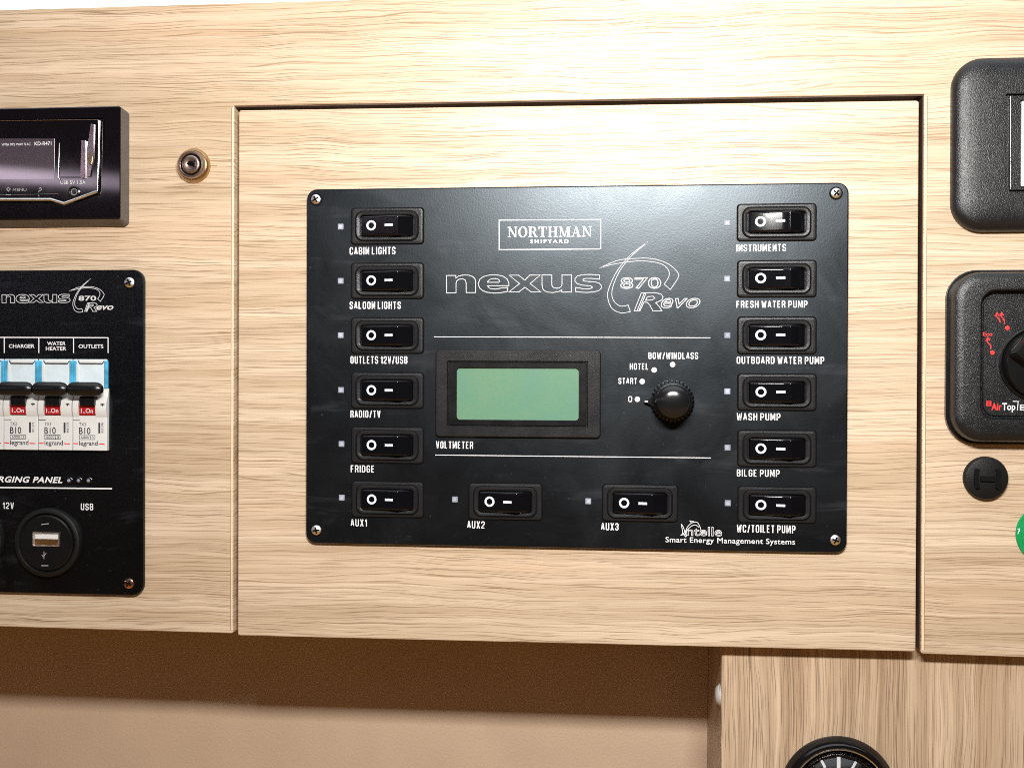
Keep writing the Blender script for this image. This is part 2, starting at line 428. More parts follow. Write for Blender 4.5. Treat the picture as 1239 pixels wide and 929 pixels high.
def label(s, x0, y0, x1, y1, Y, parent, name='printed_label', mat='print'):
    """condensed bold capitals drawn with a broad stroke, fitted into a picture rectangle"""
    cx, cz, w, h = rect(x0, y0, x1, y1, Y)
    t = 0.145 * h                                     # stroke
    gw, gap, sp = 1.0, 0.46, 1.1                    # letter, gap, word space
    tot = sum(sp if ch == ' ' else GLYPH[ch][0] for ch in s) + gap * sum(1 for a, b in zip(s, s[1:]) if ' ' not in (a, b))
    n_g = sum(1 for a, b in zip(s, s[1:]) if ' ' not in (a, b))
    # letters have outer width k * unit + t
    n_l = sum(1 for ch in s if ch != ' ')
    k = (w - n_l * t) / tot
    bm = bmesh.new(); x = cx - w / 2 + t / 2; zb = cz - h / 2 + t / 2; hh = h - t; dy = 0
    for i, ch in enumerate(s):
        if ch == ' ': x += sp * k; continue
        g, polys = GLYPH[ch]
        for p in polys:
            closed = p[0] == p[-1] and len(p) > 3
            q = [(x + a * g * k, zb + max(-t / 2 / hh, min(1 + t / 2 / hh, b)) * hh) for a, b in (p[:-1] if closed else p)]
            if not closed and len(q) > 2:                 # square ends on horizontal strokes
                pass
            ribbon(bm, q, t, Y - dy, closed); dy = (dy + 4e-6) % 3.2e-5
        x += g * k + t
        if i + 1 < len(s) and s[i + 1] != ' ': x += gap * k
    return build(name, bm, M[mat], parent)

def flush_texts():
    obs = []
    for t in TEXTS:
        cu = bpy.data.curves.new('text_curve', 'FONT')
        cu.body = t['s']; cu.size = 1.0; cu.space_character = t['spacing']; cu.shear = t['slant']
        cu.resolution_u = 4
        if t['outline']: cu.fill_mode = 'FRONT'
        else: cu.offset = t['bold']
        o = bpy.data.objects.new('text_source', cu); COL.objects.link(o); obs.append(o)
    bpy.context.view_layer.update()
    dg = bpy.context.evaluated_depsgraph_get()
    for t, o in zip(TEXTS, obs):
        me = bpy.data.meshes.new_from_object(o.evaluated_get(dg))
        bm = bmesh.new(); bm.from_mesh(me); bpy.data.meshes.remove(me)
        bmesh.ops.remove_doubles(bm, verts=bm.verts, dist=1e-4)
        P = {v.index: (v.co.x, v.co.y) for v in bm.verts}
        if t['rot']:
            P = {k: (-y, x) for k, (x, y) in P.items()}
        xs = [p[0] for p in P.values()]; ys = [p[1] for p in P.values()]
        x0, x1, y0, y1 = min(xs), max(xs), min(ys), max(ys)
        cx, cz, w, h = t['r']
        mp = lambda p: (cx - w / 2 + (p[0] - x0) / (x1 - x0) * w, cz - h / 2 + (p[1] - y0) / (y1 - y0) * h)
        if t['outline']:
            nb = bmesh.new()
            edges = [e for e in bm.edges if len(e.link_faces) == 1]
            adj = {}
            for e in edges:
                a, b = e.verts[0].index, e.verts[1].index
                adj.setdefault(a, []).append(b); adj.setdefault(b, []).append(a)
            seen = set(); dy = 0
            for s0 in adj:
                if s0 in seen: continue
                loop = [s0]; seen.add(s0); cur = s0
                while True:
                    nx = [q for q in adj[cur] if q not in seen]
                    if not nx: break
                    cur = nx[0]; seen.add(cur); loop.append(cur)
                if len(loop) > 2:
                    ribbon(nb, [mp(P[i]) for i in loop], t['outline'], t['Y'] - dy, True); dy += 4e-6
            bm.free(); bm = nb
        else:
            for v in bm.verts:
                q = mp(P[v.index]); v.co = (q[0], t['Y'], q[1])
        build(t['name'], bm, M[t['mat']], t['parent'])
        cu = o.data
        bpy.data.objects.remove(o); bpy.data.curves.remove(cu)
    TEXTS.clear()

def lines(name, segs, Y, parent, mat='print', wpx=1.3):
    """thin printed rules given as pixel polylines; one mesh"""
    bm = bmesh.new(); dy = 0
    for s in segs:
        closed = s[0] == s[-1]
        p = [px(a, b, Y) for a, b in (s[:-1] if closed else s)]
        ribbon(bm, p, wpx * U(s[0][0], s[0][1], Y), Y - dy, closed); dy += 5e-6
    return build(name, bm, M[mat], parent)

def spline(pts, n=8):
    out = []
    k = len(pts)
    for i in range(k - 1):
        p0, p1, p2, p3 = [Vector(pts[max(0, min(k - 1, j))]) for j in (i - 1, i, i + 1, i + 2)]
        for j in range(n):
            t = j / n
            out.append(tuple(0.5 * ((2 * p1) + (p2 - p0) * t + (2 * p0 - 5 * p1 + 4 * p2 - p3) * t * t + (3 * p1 - p0 - 3 * p2 + p3) * t ** 3)))
    out.append(tuple(pts[-1]))
    return out

# ------------------------------------------------------------------ the cabinet and the niche
TH = 0.018
def board(name, pts, y0, y1, mat, parent=None, bev=0.0006):
    bm = bmesh.new(); prism(bm, pts, y1, y0)          # y0 = front
    bmesh.ops.recalc_face_normals(bm, faces=bm.faces)
    es = [e for e in bm.edges if all(abs(v.co.y - y0) < 1e-7 for v in e.verts)]
    bmesh.ops.bevel(bm, geom=es, offset=bev, segments=2, affect='EDGES', profile=0.5)
    return build(name, bm, mat, parent)

def corner(p, a, b, r, n=4):
    """p rounded between neighbours a and b"""
    p, a, b = Vector(p), Vector(a), Vector(b)
    u, v = (a - p).normalized(), (b - p).normalized()
    s, e = p + u * r, p + v * r
    return [tuple((1 - t) ** 2 * s + 2 * t * (1 - t) * p + t * t * e) for t in [i / n for i in range(n + 1)]]

iL, iR = px(283.0, 450)[0], px(1116.0, 450)[0]
zT = px(283, 128.5)[1]; zTr = px(1116, 114.5)[1]
zBl = px(283, 766)[1]; zBr = px(1113, 790.5)[1]
oL, oR, oT = px(-330, 450)[0], px(1560, 450)[0], px(100, 9.5)[1]
zBll = px(-330, 748)[1]; zBrr = px(1560, 806)[1]
zBll = zBl + (zBll - zBl) * 2.2; zBrr = zBr + (zBrr - zBr) * 2.6
oL = iL + (oL - iL) * 2.2; oR = iR + (oR - iR) * 2.6       # the cabinet runs on beyond the picture
A = (oL, zBll); B = (iL, zBl); C = (iL, zT); D_ = (iR, zTr); E_ = (iR, zBr); F_ = (oR, zBrr); G_ = (oR, oT); H_ = (oL, oT)
U_pts = [A] + corner(B, A, C, 0.0016) + [C, D_] + corner(E_, D_, F_, 0.0016) + [F_, G_, H_]
fascia = thing('wall_cabinet', 'pale oak cabinet with a door in the middle, carrying the panels, radio and controls', 'cabinet', (0, 0, zBl))
fb = board('front_frame', U_pts, 0.0, TH, M['wood'], fascia)
# edge banding beside the door opening
for xa, xb, z0, z1, seam in ((iL - 0.0017, iL - 0.0006, zBl + 0.002, zT - 0.001, iL - 0.0017), (iR + 0.0006, iR + 0.0019, zBr + 0.002, zTr - 0.001, iR + 0.0019)):
    bm = bmesh.new(); box(bm, xa, xb, -0.00005, 0.0005, z0, z1); eb = build('edge_band', bm, M['band'], fb)
    bm = bmesh.new(); box(bm, seam - 0.00012, seam + 0.00012, -0.00008, 0.0005, z0, z1); build('seam', bm, M['seam'], fb)
bm = bmesh.new(); box(bm, oL, oR, TH + 0.0006, 0.115, min(zBl, zBr) + 0.012, min(zBl, zBr) + 0.03); build('base_board', bm, M['carcass'], fascia)
bm = bmesh.new(); box(bm, iL - 0.05, iR + 0.05, TH + 0.004, TH + 0.010, zBl + 0.004, zT + 0.05); build('inner_board', bm, M['carcass'], fascia)

# the door
dL, dR = px(288.3, 450)[0], px(1110.0, 450)[0]
dT0, dT1 = px(288, 133.6)[1], px(1110, 121.8)[1]
dB0, dB1 = px(288, 768.5)[1], px(1110, 788)[1]
q = [(dL, dB0), (dR, dB1), (dR, dT1), (dL, dT0)]
dp = []
for i in range(4): dp += corner(q[i], q[i - 1], q[(i + 1) % 4], 0.0018)
door = board('door', dp, -0.0002, TH - 0.001, M['door'], fascia, 0.0007)
# added dark strips: gap shade put into colour, top and right of the opening
bm = bmesh.new(); prism(bm, [(iL + 0.0002, zT - 0.0001), (iR - 0.0001, zTr - 0.0001), (iR - 0.0001, zTr - 0.0006), (iL + 0.0002, zT - 0.0006)], 0.0006, TH); build('gap_shade_strip', bm, M['brown'], fb)
bm = bmesh.new(); prism(bm, [(iR - 0.0001, zBr + 0.002), (iR - 0.0001, zTr - 0.0007), (iR - 0.0006, zTr - 0.0007), (iR - 0.0006, zBr + 0.002)], 0.0006, TH); build('gap_shade_strip', bm, M['brown'], fb)
# pale lining of the cabin above the cabinet
bm = bmesh.new(); box(bm, oL, oR, 0.004, 0.03, oT + 0.0004, oT + 0.25)
set_props(build('ceiling_lining', bm, M['ceiling']), 'smooth white lining above the top edge of the oak cabinet', 'wall')

# the recessed post below right, vertical grain
PY = 0.0105
pL = px(873, 860, PY)[0]
ztop = zBr + 0.02
post = thing('side_panel', 'vertical grained oak panel below the cabinet, with a round gauge in it', 'panel', (pL, PY, -0.35))
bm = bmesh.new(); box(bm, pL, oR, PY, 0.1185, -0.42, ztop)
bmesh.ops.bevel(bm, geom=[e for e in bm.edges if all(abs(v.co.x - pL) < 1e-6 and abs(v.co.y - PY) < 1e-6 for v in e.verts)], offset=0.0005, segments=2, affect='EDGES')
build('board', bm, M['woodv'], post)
sx = px(906.5, 860, PY)[0]
bm = bmesh.new(); box(bm, sx - 0.00013, sx + 0.00013, PY - 0.00008, PY + 0.0004, -0.41, ztop - 0.002); build('seam', bm, M['seam'], post)

cap = thing('screw_cap', 'small white oval cap on the shaded side of the vertical grained panel', 'cap', (pL, PY + 0.010, px(868, 846, PY)[1]))
bm = bmesh.new()
lathe(bm, 0, 0, [(0.0058, 0.0), (0.0058, -0.0012), (0.0045, -0.0024), (0.002, -0.003)], 32)
bmesh.ops.rotate(bm, verts=bm.verts, cent=(0, 0, 0), matrix=Matrix.Rotation(R(-90), 3, 'Z'))
bmesh.ops.translate(bm, verts=bm.verts, vec=cap.location)
build('dome', bm, M['capwhite'], cap)
bm = bmesh.new()
lathe(bm, 0, 0, [(0.0066, 0.0), (0.0066, -0.0006), (0.0058, -0.0008)], 32)
bmesh.ops.rotate(bm, verts=bm.verts, cent=(0, 0, 0), matrix=Matrix.Rotation(R(-90), 3, 'Z'))
bmesh.ops.translate(bm, verts=bm.verts, vec=cap.location)
build('rim', bm, M['capwhite'], cap)

WY = 0.108
bm = bmesh.new()
box(bm, oL, pL - 0.0003, WY, WY + 0.01, -0.5, zBl + 0.03)
o = build('upholstered_wall', bm, M['leather'])
set_props(o, 'tan leatherette wall in the shaded niche under the cabinet', 'wall')

# ------------------------------------------------------------------ a screw, used on both plates
def make_screw(parent, at, mat, rad, turn):
    bm = bmesh.new()
    prof = [(rad * 1.0, -0.0), (rad * 1.0, -0.0003), (rad * 0.9, -0.0009), (rad * 0.65, -0.00135), (rad * 0.3, -0.0016), (rad * 0.02, -0.00165)]
    lathe(bm, at[0], at[2], [(r, at[1] + y) for r, y in prof], 32)
    s = build('screw', bm, mat, parent, at=at)
    bm = bmesh.new()
    n = 12
    a, b = rad * 0.62, rad * 0.15
    cr = [(a, b), (b, b), (b, a), (-b, a), (-b, b), (-a, b), (-a, -b), (-b, -b), (-b, -a), (b, -a), (b, -b), (a, -b)]
    pts = [(at[0] + x * math.cos(turn) - z * math.sin(turn), at[2] + x * math.sin(turn) + z * math.cos(turn)) for x, z in cr]
    prism(bm, pts, at[1] - 0.0010, at[1] - 0.00172)
    build('cross_slot', bm, M['hole'], s)
    bm = bmesh.new()
    lathe(bm, at[0], at[2], [(rad * 1.22, at[1] - 0.00003), (rad * 1.18, at[1] - 0.00012), (rad * 1.01, at[1] - 0.00012)], 32, cap_end=False)
    build('washer_rim', bm, M['hole'], s)
    return s

# ------------------------------------------------------------------ the big switch panel
PT = 0.0032
FY = -0.0002 - PT
x0, x1 = px(370.5, 445, FY)[0], px(1026, 445, FY)[0]
z1 = (px(383, 230, FY)[1] + px(1010, 220, FY)[1]) / 2
z0 = (px(385, 657.5, FY)[1] + px(1010, 668.5, FY)[1]) / 2
panel = thing('switch_panel', 'big black boat switch panel with fourteen rocker switches and a green display', 'switch panel', ((x0 + x1) / 2, -0.0002, z0))
bm = bmesh.new()
rr_loft(bm, (x0 + x1) / 2, (z0 + z1) / 2, x1 - x0, z1 - z0, 0.0062, [(0.0009, -0.0003), (0.0006, -0.0008), (0.0, -0.0010), (0.0, FY + 0.0006), (0.0003, FY + 0.00012), (0.0008, FY)])
build('plate', bm, M['plate'], panel)
TY = FY - 0.00008
for (sx_, sy_), tn in zip(((382.5, 241.5), (1011.5, 234.0), (383, 641), (1010.5, 653)), (0.5, 0.9, 0.25, 1.2)):
    X, Z = px(sx_, sy_, FY); make_screw(panel, (X, FY, Z), M['chrome'], 0.0031, tn)

# one rocker switch, then copies
def make_switch(parent, at, w, h):
    X, Y, Z = at
    def loc(fx, fz): return X - w / 2 + fx * w, Z + h / 2 - fz * h
    bm = bmesh.new()
    rr_loft(bm, X, Z, w, h, 0.0020, [(0.0, Y), (0.0, Y - 0.0007), (0.0004, Y - 0.0011), (0.0014, Y - 0.0012), (0.00145, Y - 0.0009)], cap_end=False)
    # raised inner ring with the opening
    bmr = bm
    def ring(i, y): return rr_pts(X - 0.0001, Z, w - 2 * i[0], h - 2 * i[1], i[2], 7), y
    loft(bmr, [ring((0.0013, 0.0013, 0.0012), Y - 0.00118), ring((0.0028, 0.0017, 0.0046), Y - 0.00118), ring((0.0030, 0.0019, 0.0045), Y - 0.0016), ring((0.0035, 0.0024, 0.0040), Y - 0.0022),
               ring((0.0047, 0.0034, 0.0030), Y - 0.0021), ring((0.0055, 0.0040, 0.0022), Y - 0.0017), ring((0.0056, 0.0041, 0.0021), Y + 0.0006)])
    sw = build('rocker_switch', bm, M['frame'], parent, at=at, sharp=24)
    # thin dark joint around the frame
    bm = bmesh.new()
    rr_loft(bm, X, Z, w + 0.0011, h + 0.0011, 0.0023, [(0.0, Y - 0.00003), (0.0001, Y - 0.00009), (0.0008, Y - 0.00009)], cap_end=False)
    build('joint', bm, M['hole'], sw)
    bm = bmesh.new()
    loft(bm, [(rr_pts(X - 0.0001, Z, w - 2 * a, h - 2 * b, r, 7), Y - d) for a, b, r, d in ((0.0024, 0.0013, 0.0049, 0.00124), (0.0030, 0.0019, 0.0045, 0.00128))], cap_end=False)
    build('groove', bm, M['hole'], sw)
    # rocker: left face rises to a ridge, right face falls away
    xa, xr, xb = X - w / 2 + 0.0059, X + w / 2 - w * 0.335, X + w / 2 - 0.0061
    zh = h / 2 - 0.0044
    bm = bmesh.new()
    prof = [(xa, -0.0004), (xa + 0.0004, -0.0017), (xa + 0.0014, -0.0021), (xr - 0.006, -0.0040), (xr - 0.0012, -0.0052), (xr - 0.0006, -0.0055), (xr - 0.0001, -0.0056), (xr + 0.0004, -0.0054), (xr + 0.0009, -0.0049), (xb - 0.0006, -0.0016), (xb, -0.0006)]
    e = 0.0010
    rows = []
    for z, drop in ((-zh, 0.9e-3), (-zh + e * 0.35, 0.28e-3), (-zh + e, 0.0), (-zh + e * 1.25, 0.0), (zh - e * 1.25, 0.0), (zh - e, 0.0), (zh - e * 0.35, 0.28e-3), (zh, 0.9e-3)):
        rows.append([bm.verts.new((p[0], Y + min(0.0004, p[1] + drop), Z + z)) for p in prof])
    for a, b in zip(rows, rows[1:]):
        for i in range(len(prof) - 1): bm.faces.new((a[i], a[i + 1], b[i + 1], b[i]))
    for rw in (rows[0], rows[-1]):
        lo = [bm.verts.new((v.co.x, Y + 0.0005, v.co.z)) for v in rw]
        for i in range(len(prof) - 1): bm.faces.new((rw[i], rw[i + 1], lo[i + 1], lo[i]))
    rk = build('rocker', bm, M['gloss'], sw, sharp=50)
    # printed O and dash, laid on the rising left face
    def face_y(xx):
        for (ax, ay), (bx, by) in zip(prof, prof[1:]):
            if ax <= xx <= bx: return Y + ay + (by - ay) * (xx - ax) / (bx - ax)
        return Y
    bm = bmesh.new()
    cx, cz = loc(0.288, 0.49)
    ro, ri, n = w * 0.069, w * 0.041, 32
    va = [[bm.verts.new((cx + r * math.cos(2 * math.pi * i / n), face_y(cx + r * math.cos(2 * math.pi * i / n)) - 0.00005, cz + r * math.sin(2 * math.pi * i / n))) for i in range(n)] for r in (ro, ri)]
    for i in range(n): bm.faces.new((va[0][i], va[0][(i + 1) % n], va[1][(i + 1) % n], va[1][i]))
    build('off_mark', bm, M['mark'], rk)
    bm = bmesh.new()
    xl, zz = loc(0.48, 0.49); xr2 = xl + w * 0.115
    bm.faces.new([bm.verts.new((x, face_y(x) - 0.00007, z)) for x, z in ((xl, zz - 0.0007), (xr2, zz - 0.0007), (xr2, zz + 0.0007), (xl, zz + 0.0007))])
    build('on_mark', bm, M['mark'], rk)
    return sw

def led(parent, x, y):
    X, Z = px(x, y, FY); s = 0.0017
    bm = bmesh.new()
    rr_loft(bm, X, Z, 2 * s, 2 * s, 0.0003, [(0, FY + 0.0002), (0, FY - 0.0003), (0.0002, FY - 0.0005)], n=3)
    o = build('indicator_light', bm, M['led'], parent, at=(X, FY, Z))
    bm = bmesh.new()
    rr_loft(bm, X, Z, 1.1 * s, 1.1 * s, 0.0001, [(0, FY - 0.0004), (0, FY - 0.00056)], n=3)
    build('lamp_chip', bm, M['chip'], o)

SW = [  # frame rectangle, led, label, label box
    ((425.5, 252.5, 512.3, 295.2), (412.3, 274.5), 'CABIN LIGHTS', (423, 299, 478.5, 308)),
    ((425.5, 319.0, 512.3, 361.2), (412.3, 340), 'SALOON LIGHTS', (423, 365, 485, 373.8)),
    ((425.6, 385.0, 512.3, 427.3), (412.3, 405.7), 'OUTLETS 12V/USB', (424, 431, 493, 440)),
    ((425.8, 451.2, 512.3, 493.6), (412.8, 471.8), 'RADIO/TV', (424, 496.5, 460.3, 505.2)),
    ((426.0, 517.2, 512.2, 560.0), (413.3, 537), 'FRIDGE', (424.3, 562.8, 453, 571.3)),
    ((426.3, 583.0, 512.2, 625.2), (413.6, 602), 'AUX1', (424.3, 628, 444, 636.5)),
    ((892.4, 247.5, 987.0, 291.2), (879.7, 270), 'INSTRUMENTS', (891, 295.5, 951, 304.3)),
    ((892.6, 315.8, 987.0, 359.3), (879.8, 337.5), 'FRESH WATER PUMP', (891, 364, 977, 372.3)),
    ((892.8, 384.0, 987.0, 428.0), (880.0, 405.7), 'OUTBOARD WATER PUMP', (891.3, 431.6, 997.3, 440.2)),
    ((892.9, 452.8, 987.0, 496.2), (880.0, 473.5), 'WASH PUMP', (891.3, 499.8, 944.3, 508.5)),
    ((893.0, 521.0, 987.0, 564.5), (880.3, 541.5), 'BILGE PUMP', (891.5, 568, 943.3, 576.5)),
    ((893.2, 589.2, 986.8, 632.0), (880.5, 608.5), 'WC/TOILET PUMP', (891.5, 635, 962.5, 644.3)),
    ((567.8, 585.0, 655.6, 628.3), (550.5, 604), 'AUX2', (565.3, 630.3, 586.5, 639)),
    ((729.3, 586.6, 819.5, 630.3), (711.7, 606.2), 'AUX3', (727.2, 632.5, 748.5, 641.3)),
]
proto = None; kids = None
for fr, ldp, tx, bx in SW:
    cx, cz, w, h = rect(*fr, FY)
    if proto is None:
        w0, h0 = w, h
        proto = make_switch(panel, (cx, FY, cz), w, h); kids = kids_map()
    else:
        c = copy_tree(proto, panel, kids)
        c.location = Vector((cx, FY, cz)) - panel.location
        c.scale = (w / w0, 1, h / h0)
        for rk_ in [o for o in kids_map().get(c.name, []) if o.name.split('.')[0] == 'rocker']:
            rk_.rotation_euler = (R({'INSTRUMENTS': -2.35, 'FRESH WATER PUMP': -1.0, 'SALOON LIGHTS': 0.4}.get(tx, random.uniform(-1.2, 1.2))), 0, R(random.uniform(-0.8, 0.8)))
    led(panel, *ldp)
    label(tx, *bx, TY, panel)

# printed header
lines('printed_frame', [[(604, 266.5), (726.8, 265.8), (726.8, 301.3), (604, 302.2), (604, 266.5)]], TY, panel, wpx=1.2)
lines('printed_rule', [[(525, 407.5), (859.5, 408.6)]], TY, panel, wpx=0.85)
lines('printed_rule', [[(526.5, 550.3), (860, 553.8)]], TY, panel, wpx=0.95)

def serif_word(s, x0, y0, x1, y1, Y, parent, name):
    st, th, sf = 0.20, 0.085, 0.075
    def rc(a, b, c, d): return [(a, b), (c, b), (c, d), (a, d)]
    def arc(cx, cy, rx_o, ry_o, rx_i, ry_i, a0, a1, n=18):
        o = [(cx + rx_o * math.cos(R(a0 + (a1 - a0) * i / n)), cy + ry_o * math.sin(R(a0 + (a1 - a0) * i / n))) for i in range(n + 1)]
        i_ = [(cx + rx_i * math.cos(R(a0 + (a1 - a0) * i / n)), cy + ry_i * math.sin(R(a0 + (a1 - a0) * i / n))) for i in range(n + 1)]
        return [[o[k], o[k + 1], i_[k + 1], i_[k]] for k in range(n)]
    G = {
        'N': (0.98, [rc(.14, 0, .14 + th, 1), rc(.78, 0, .78 + th, 1), [(.06, 1), (.29, 1), (.865, 0), (.72, 0)], rc(.02, 0, .35, sf), rc(.0, 1 - sf, .25, 1), rc(.65, 1 - sf, .98, 1)]),
        'O': (0.92, arc(.46, .5, .45, .52, .245, .44, 0, 360, 36)),
        'R': (0.94, [rc(.12, 0, .12 + st, 1), rc(.02, 0, .43, sf), rc(.02, 1 - sf, .4, 1), rc(.32, 1 - th, .48, 1), rc(.32, .46, .48, .46 + th), [(.42, .50), (.62, .48), (.86, .07), (.68, 0)], rc(.68, 0, .95, sf)] + arc(.47, .73, .32, .27, .12, .19, -90, 90)),
        'T': (0.86, [rc(.33, 0, .33 + st, 1), rc(.02, 1 - th, .84, 1), rc(.20, 0, .66, sf), [(.02, 1), (.02, .72), (.08, .72), (.16, 1)], [(.84, 1), (.84, .72), (.78, .72), (.70, 1)]]),
        'H': (1.0, [rc(.12, 0, .12 + st, 1), rc(.68, 0, .68 + st, 1), rc(.3, .46, .7, .46 + th), rc(.02, 0, .42, sf), rc(.02, 1 - sf, .42, 1), rc(.58, 0, .98, sf), rc(.58, 1 - sf, .98, 1)]),
        'M': (1.18, [rc(.14, 0, .14 + th, 1), rc(.86, 0, .86 + st, 1), [(.06, 1), (.30, 1), (.65, .0), (.54, .0)], [(.54, 0), (.62, 0), (.92, 1), (.83, 1)], rc(.02, 0, .36, sf), rc(.02, 1 - sf, .28, 1), rc(.76, 0, 1.16, sf), rc(.86, 1 - sf, 1.16, 1)]),
        'A': (0.96, [[(.10, 0), (.19, 0), (.49, 1), (.42, 1)], [(.62, 0), (.86, 0), (.54, 1), (.40, 1)], rc(.24, .30, .70, .30 + th), rc(.0, 0, .31, sf), rc(.53, 0, .96, sf)]),
    }
    tot = sum(G[ch][0] + 0.06 for ch in s)
    cx, cz, w, h = rect(x0, y0, x1, y1, Y)
    bm = bmesh.new(); x = 0; dy = 0
    for ch in s:
        gw, polys = G[ch]
        for p in polys:
            bm.faces.new([bm.verts.new((cx - w / 2 + (x + a) / tot * w, Y - dy, cz - h / 2 + b * h)) for a, b in p]); dy = (dy + 3e-6) % 2.4e-5
        x += gw + 0.06
    build(name, bm, M['print'], parent)
serif_word('NORTHMAN', 614, 274.2, 717, 286.8, TY, panel, 'lettering')
text('SHIPYARD', 641.5, 289.8, 688, 294.4, TY, panel, bold=0.035, spacing=1.45)

def logo(parent, ox, oy, sx, sy, Y, lw):
    """outlined name, swoosh, 870 and Revo; ox, oy and scales map the big logo to another place"""
    f = lambda x, y: (ox + (x - 539.5) * sx, oy + (y - 332) * sy)
    def bx(a, b, c, d): return (*f(a, b), *f(c, d))
    u = U(*f(600, 340), Y)
    tr = lambda pts, x0, y0, sc: [f(x0 + x / sc, y0 + y / sc) for x, y in pts]
    NEX = [
        [(65, 165), (205, 165), (205, 205), (250, 172), (330, 158), (400, 162), (455, 180), (490, 212), (502, 260), (502, 422), (360, 422), (360, 275), (350, 240), (325, 222), (290, 218), (250, 224), (220, 245), (208, 280), (208, 425), (68, 425)],
        [(1000, 318), (1000, 280), (975, 220), (915, 178), (840, 161), (770, 156), (700, 161), (620, 182), (565, 222), (540, 290), (560, 350), (600, 388), (660, 415), (770, 430), (860, 428), (975, 405), (985, 345), (900, 352), (800, 370), (725, 362), (690, 340), (680, 318)],
        [(680, 268), (690, 245), (715, 225), (760, 212), (815, 212), (850, 228), (860, 248), (850, 268)],
        [(1005, 162), (1145, 162), (1240, 236), (1314, 160), (1469, 160), (1319, 288), (1479, 412), (1334, 412), (1240, 342), (1150, 412), (1000, 412), (1160, 288)],
        [(1497, 158), (1644, 158), (1644, 310), (1655, 336), (1680, 352), (1719, 358), (1760, 350), (1785, 330), (1797, 300), (1797, 158), (1937, 158), (1937, 415), (1794, 415), (1794, 380), (1750, 407), (1659, 422), (1580, 415), (1530, 394), (1504, 355), (1497, 300)],
        [(2359, 160), (2357, 222), (2239, 210), (2150, 209), (2112, 222), (2112, 240), (2135, 251), (2289, 262), (2360, 285), (2389, 325), (2382, 362), (2350, 392), (2279, 412), (2169, 420), (2080, 416), (1999, 405), (1999, 345), (2119, 365), (2210, 364), (2248, 352), (2248, 335), (2225, 322), (2089, 310), (2020, 285), (1990, 250), (1992, 212), (2025, 176), (2100, 155), (2189, 150), (2280, 153)],
    ]
    lines('logo', [(lambda q: q + q[:1])(tr(p, 535, 320, 12.39)) for p in NEX], Y, parent, 'logoprint', wpx=lw)
    small = sx < 0.6
    text('870', *bx(751, 336, 799.5, 349), Y, parent, 'logoprint', outline=None if small else lw * 1.35 * u, bold=0.02, name='logo')
    RV = [[(495, 615), (640, 612), (705, 626), (728, 655), (715, 690), (650, 720), (690, 765), (715, 806), (620, 808), (590, 750), (560, 717), (525, 712), (480, 808), (420, 806)],
          [(560, 655), (620, 650), (640, 668), (610, 690), (540, 695)]]
    lines('logo', [(lambda q: q + q[:1])(tr(p, 720, 285, 8.85)) for p in RV] + [tr([(527, 618), (450, 804)], 720, 285, 8.85), tr([(545, 618), (470, 804)], 720, 285, 8.85)], Y, parent, 'logoprint', wpx=lw)
    text('evo', *bx(800, 361, 847, 372.5), Y, parent, 'logoprint', outline=None if small else lw * 1.15 * u, bold=0.02, name='logo', slant=0.3)
    a = [(783.8, 292.9), (771, 302), (759.5, 312), (746, 329), (737, 348.3), (735.3, 359.6), (740.3, 373), (751.6, 378.6), (762.7, 377)]
    b = [(760, 369.2), (750.5, 370.3), (742.6, 364), (740.3, 355), (742.6, 343.8), (750.5, 326.8), (763, 311), (773, 302), (783.8, 292.9)]
    sw1 = spline(a) + spline(b)[:-1]
    a = [(725.6, 324.3), (748.2, 315), (770.8, 312.7), (790, 313.2), (808, 319), (819.4, 329), (820.6, 335.8), (811, 350.5)]
    b = [(803.6, 343.8), (809.3, 334.7), (808.7, 326.8), (801.4, 320), (787.8, 316.6), (770.8, 316), (754, 317.8), (737, 321), (725.6, 324.3)]
    sw2 = spline(a) + spline(b)[:-1]
    lines('logo', [[f(*p) for p in sw1]], Y - 3e-5, parent, 'logoprint', wpx=lw * 0.9)
    lines('logo', [[f(*p) for p in sw2]], Y - 4.5e-5, parent, 'logoprint', wpx=lw * 0.9)
logo(panel, 539.5, 332, 1, 1, TY, 0.85)

# voltmeter
cx, cz, w, h = rect(527.5, 423.5, 727, 529, FY)
bm = bmesh.new()
gx, gz, gw, gh = rect(541.8, 437.2, 711, 516.2, FY)
def mix_loop(i, y, r): return rr_pts(cx, cz, w - 2 * i, h - 2 * i, r), y
loft(bm, [mix_loop(0, FY, 0.0026), mix_loop(0, FY - 0.0014, 0.0026), mix_loop(0.0003, FY - 0.0019, 0.0024), mix_loop(0.0007, FY - 0.0021, 0.0020),
          (rr_pts(gx, gz, gw + 0.0006, gh + 0.0006, 0.0006), FY - 0.0021), (rr_pts(gx, gz, gw, gh, 0.0005), FY - 0.0016), (rr_pts(gx, gz, gw - 0.0004, gh - 0.0004, 0.0005), FY - 0.0006),
          (rr_pts(gx, gz, gw - 0.001, gh - 0.001, 0.0005), FY - 0.0006)])
vm = build('voltmeter', bm, M['frame'], panel, at=(cx, FY, cz), sharp=11)
lx, lz, lw_, lh = rect(552.6, 445.6, 700.3, 508, FY - 0.0012)
bm = bmesh.new()
loft(bm, [(rr_pts(gx, gz, gw - 0.0012, gh - 0.0012, 0.0006), FY - 0.0003), (rr_pts(gx, gz, gw - 0.0012, gh - 0.0012, 0.0006), FY - 0.0011), (rr_pts(gx, gz, gw - 0.0018, gh - 0.0018, 0.0005), FY - 0.0014),
          (rr_pts(lx, lz, lw_ + 0.0004, lh + 0.0004, 0.0022), FY - 0.0014), (rr_pts(lx, lz, lw_, lh, 0.0020), FY - 0.0012), (rr_pts(lx, lz, lw_, lh, 0.0020), FY - 0.0003)], cap_end=False)
build('display_window', bm, M['satin'], vm)
bm = bmesh.new()
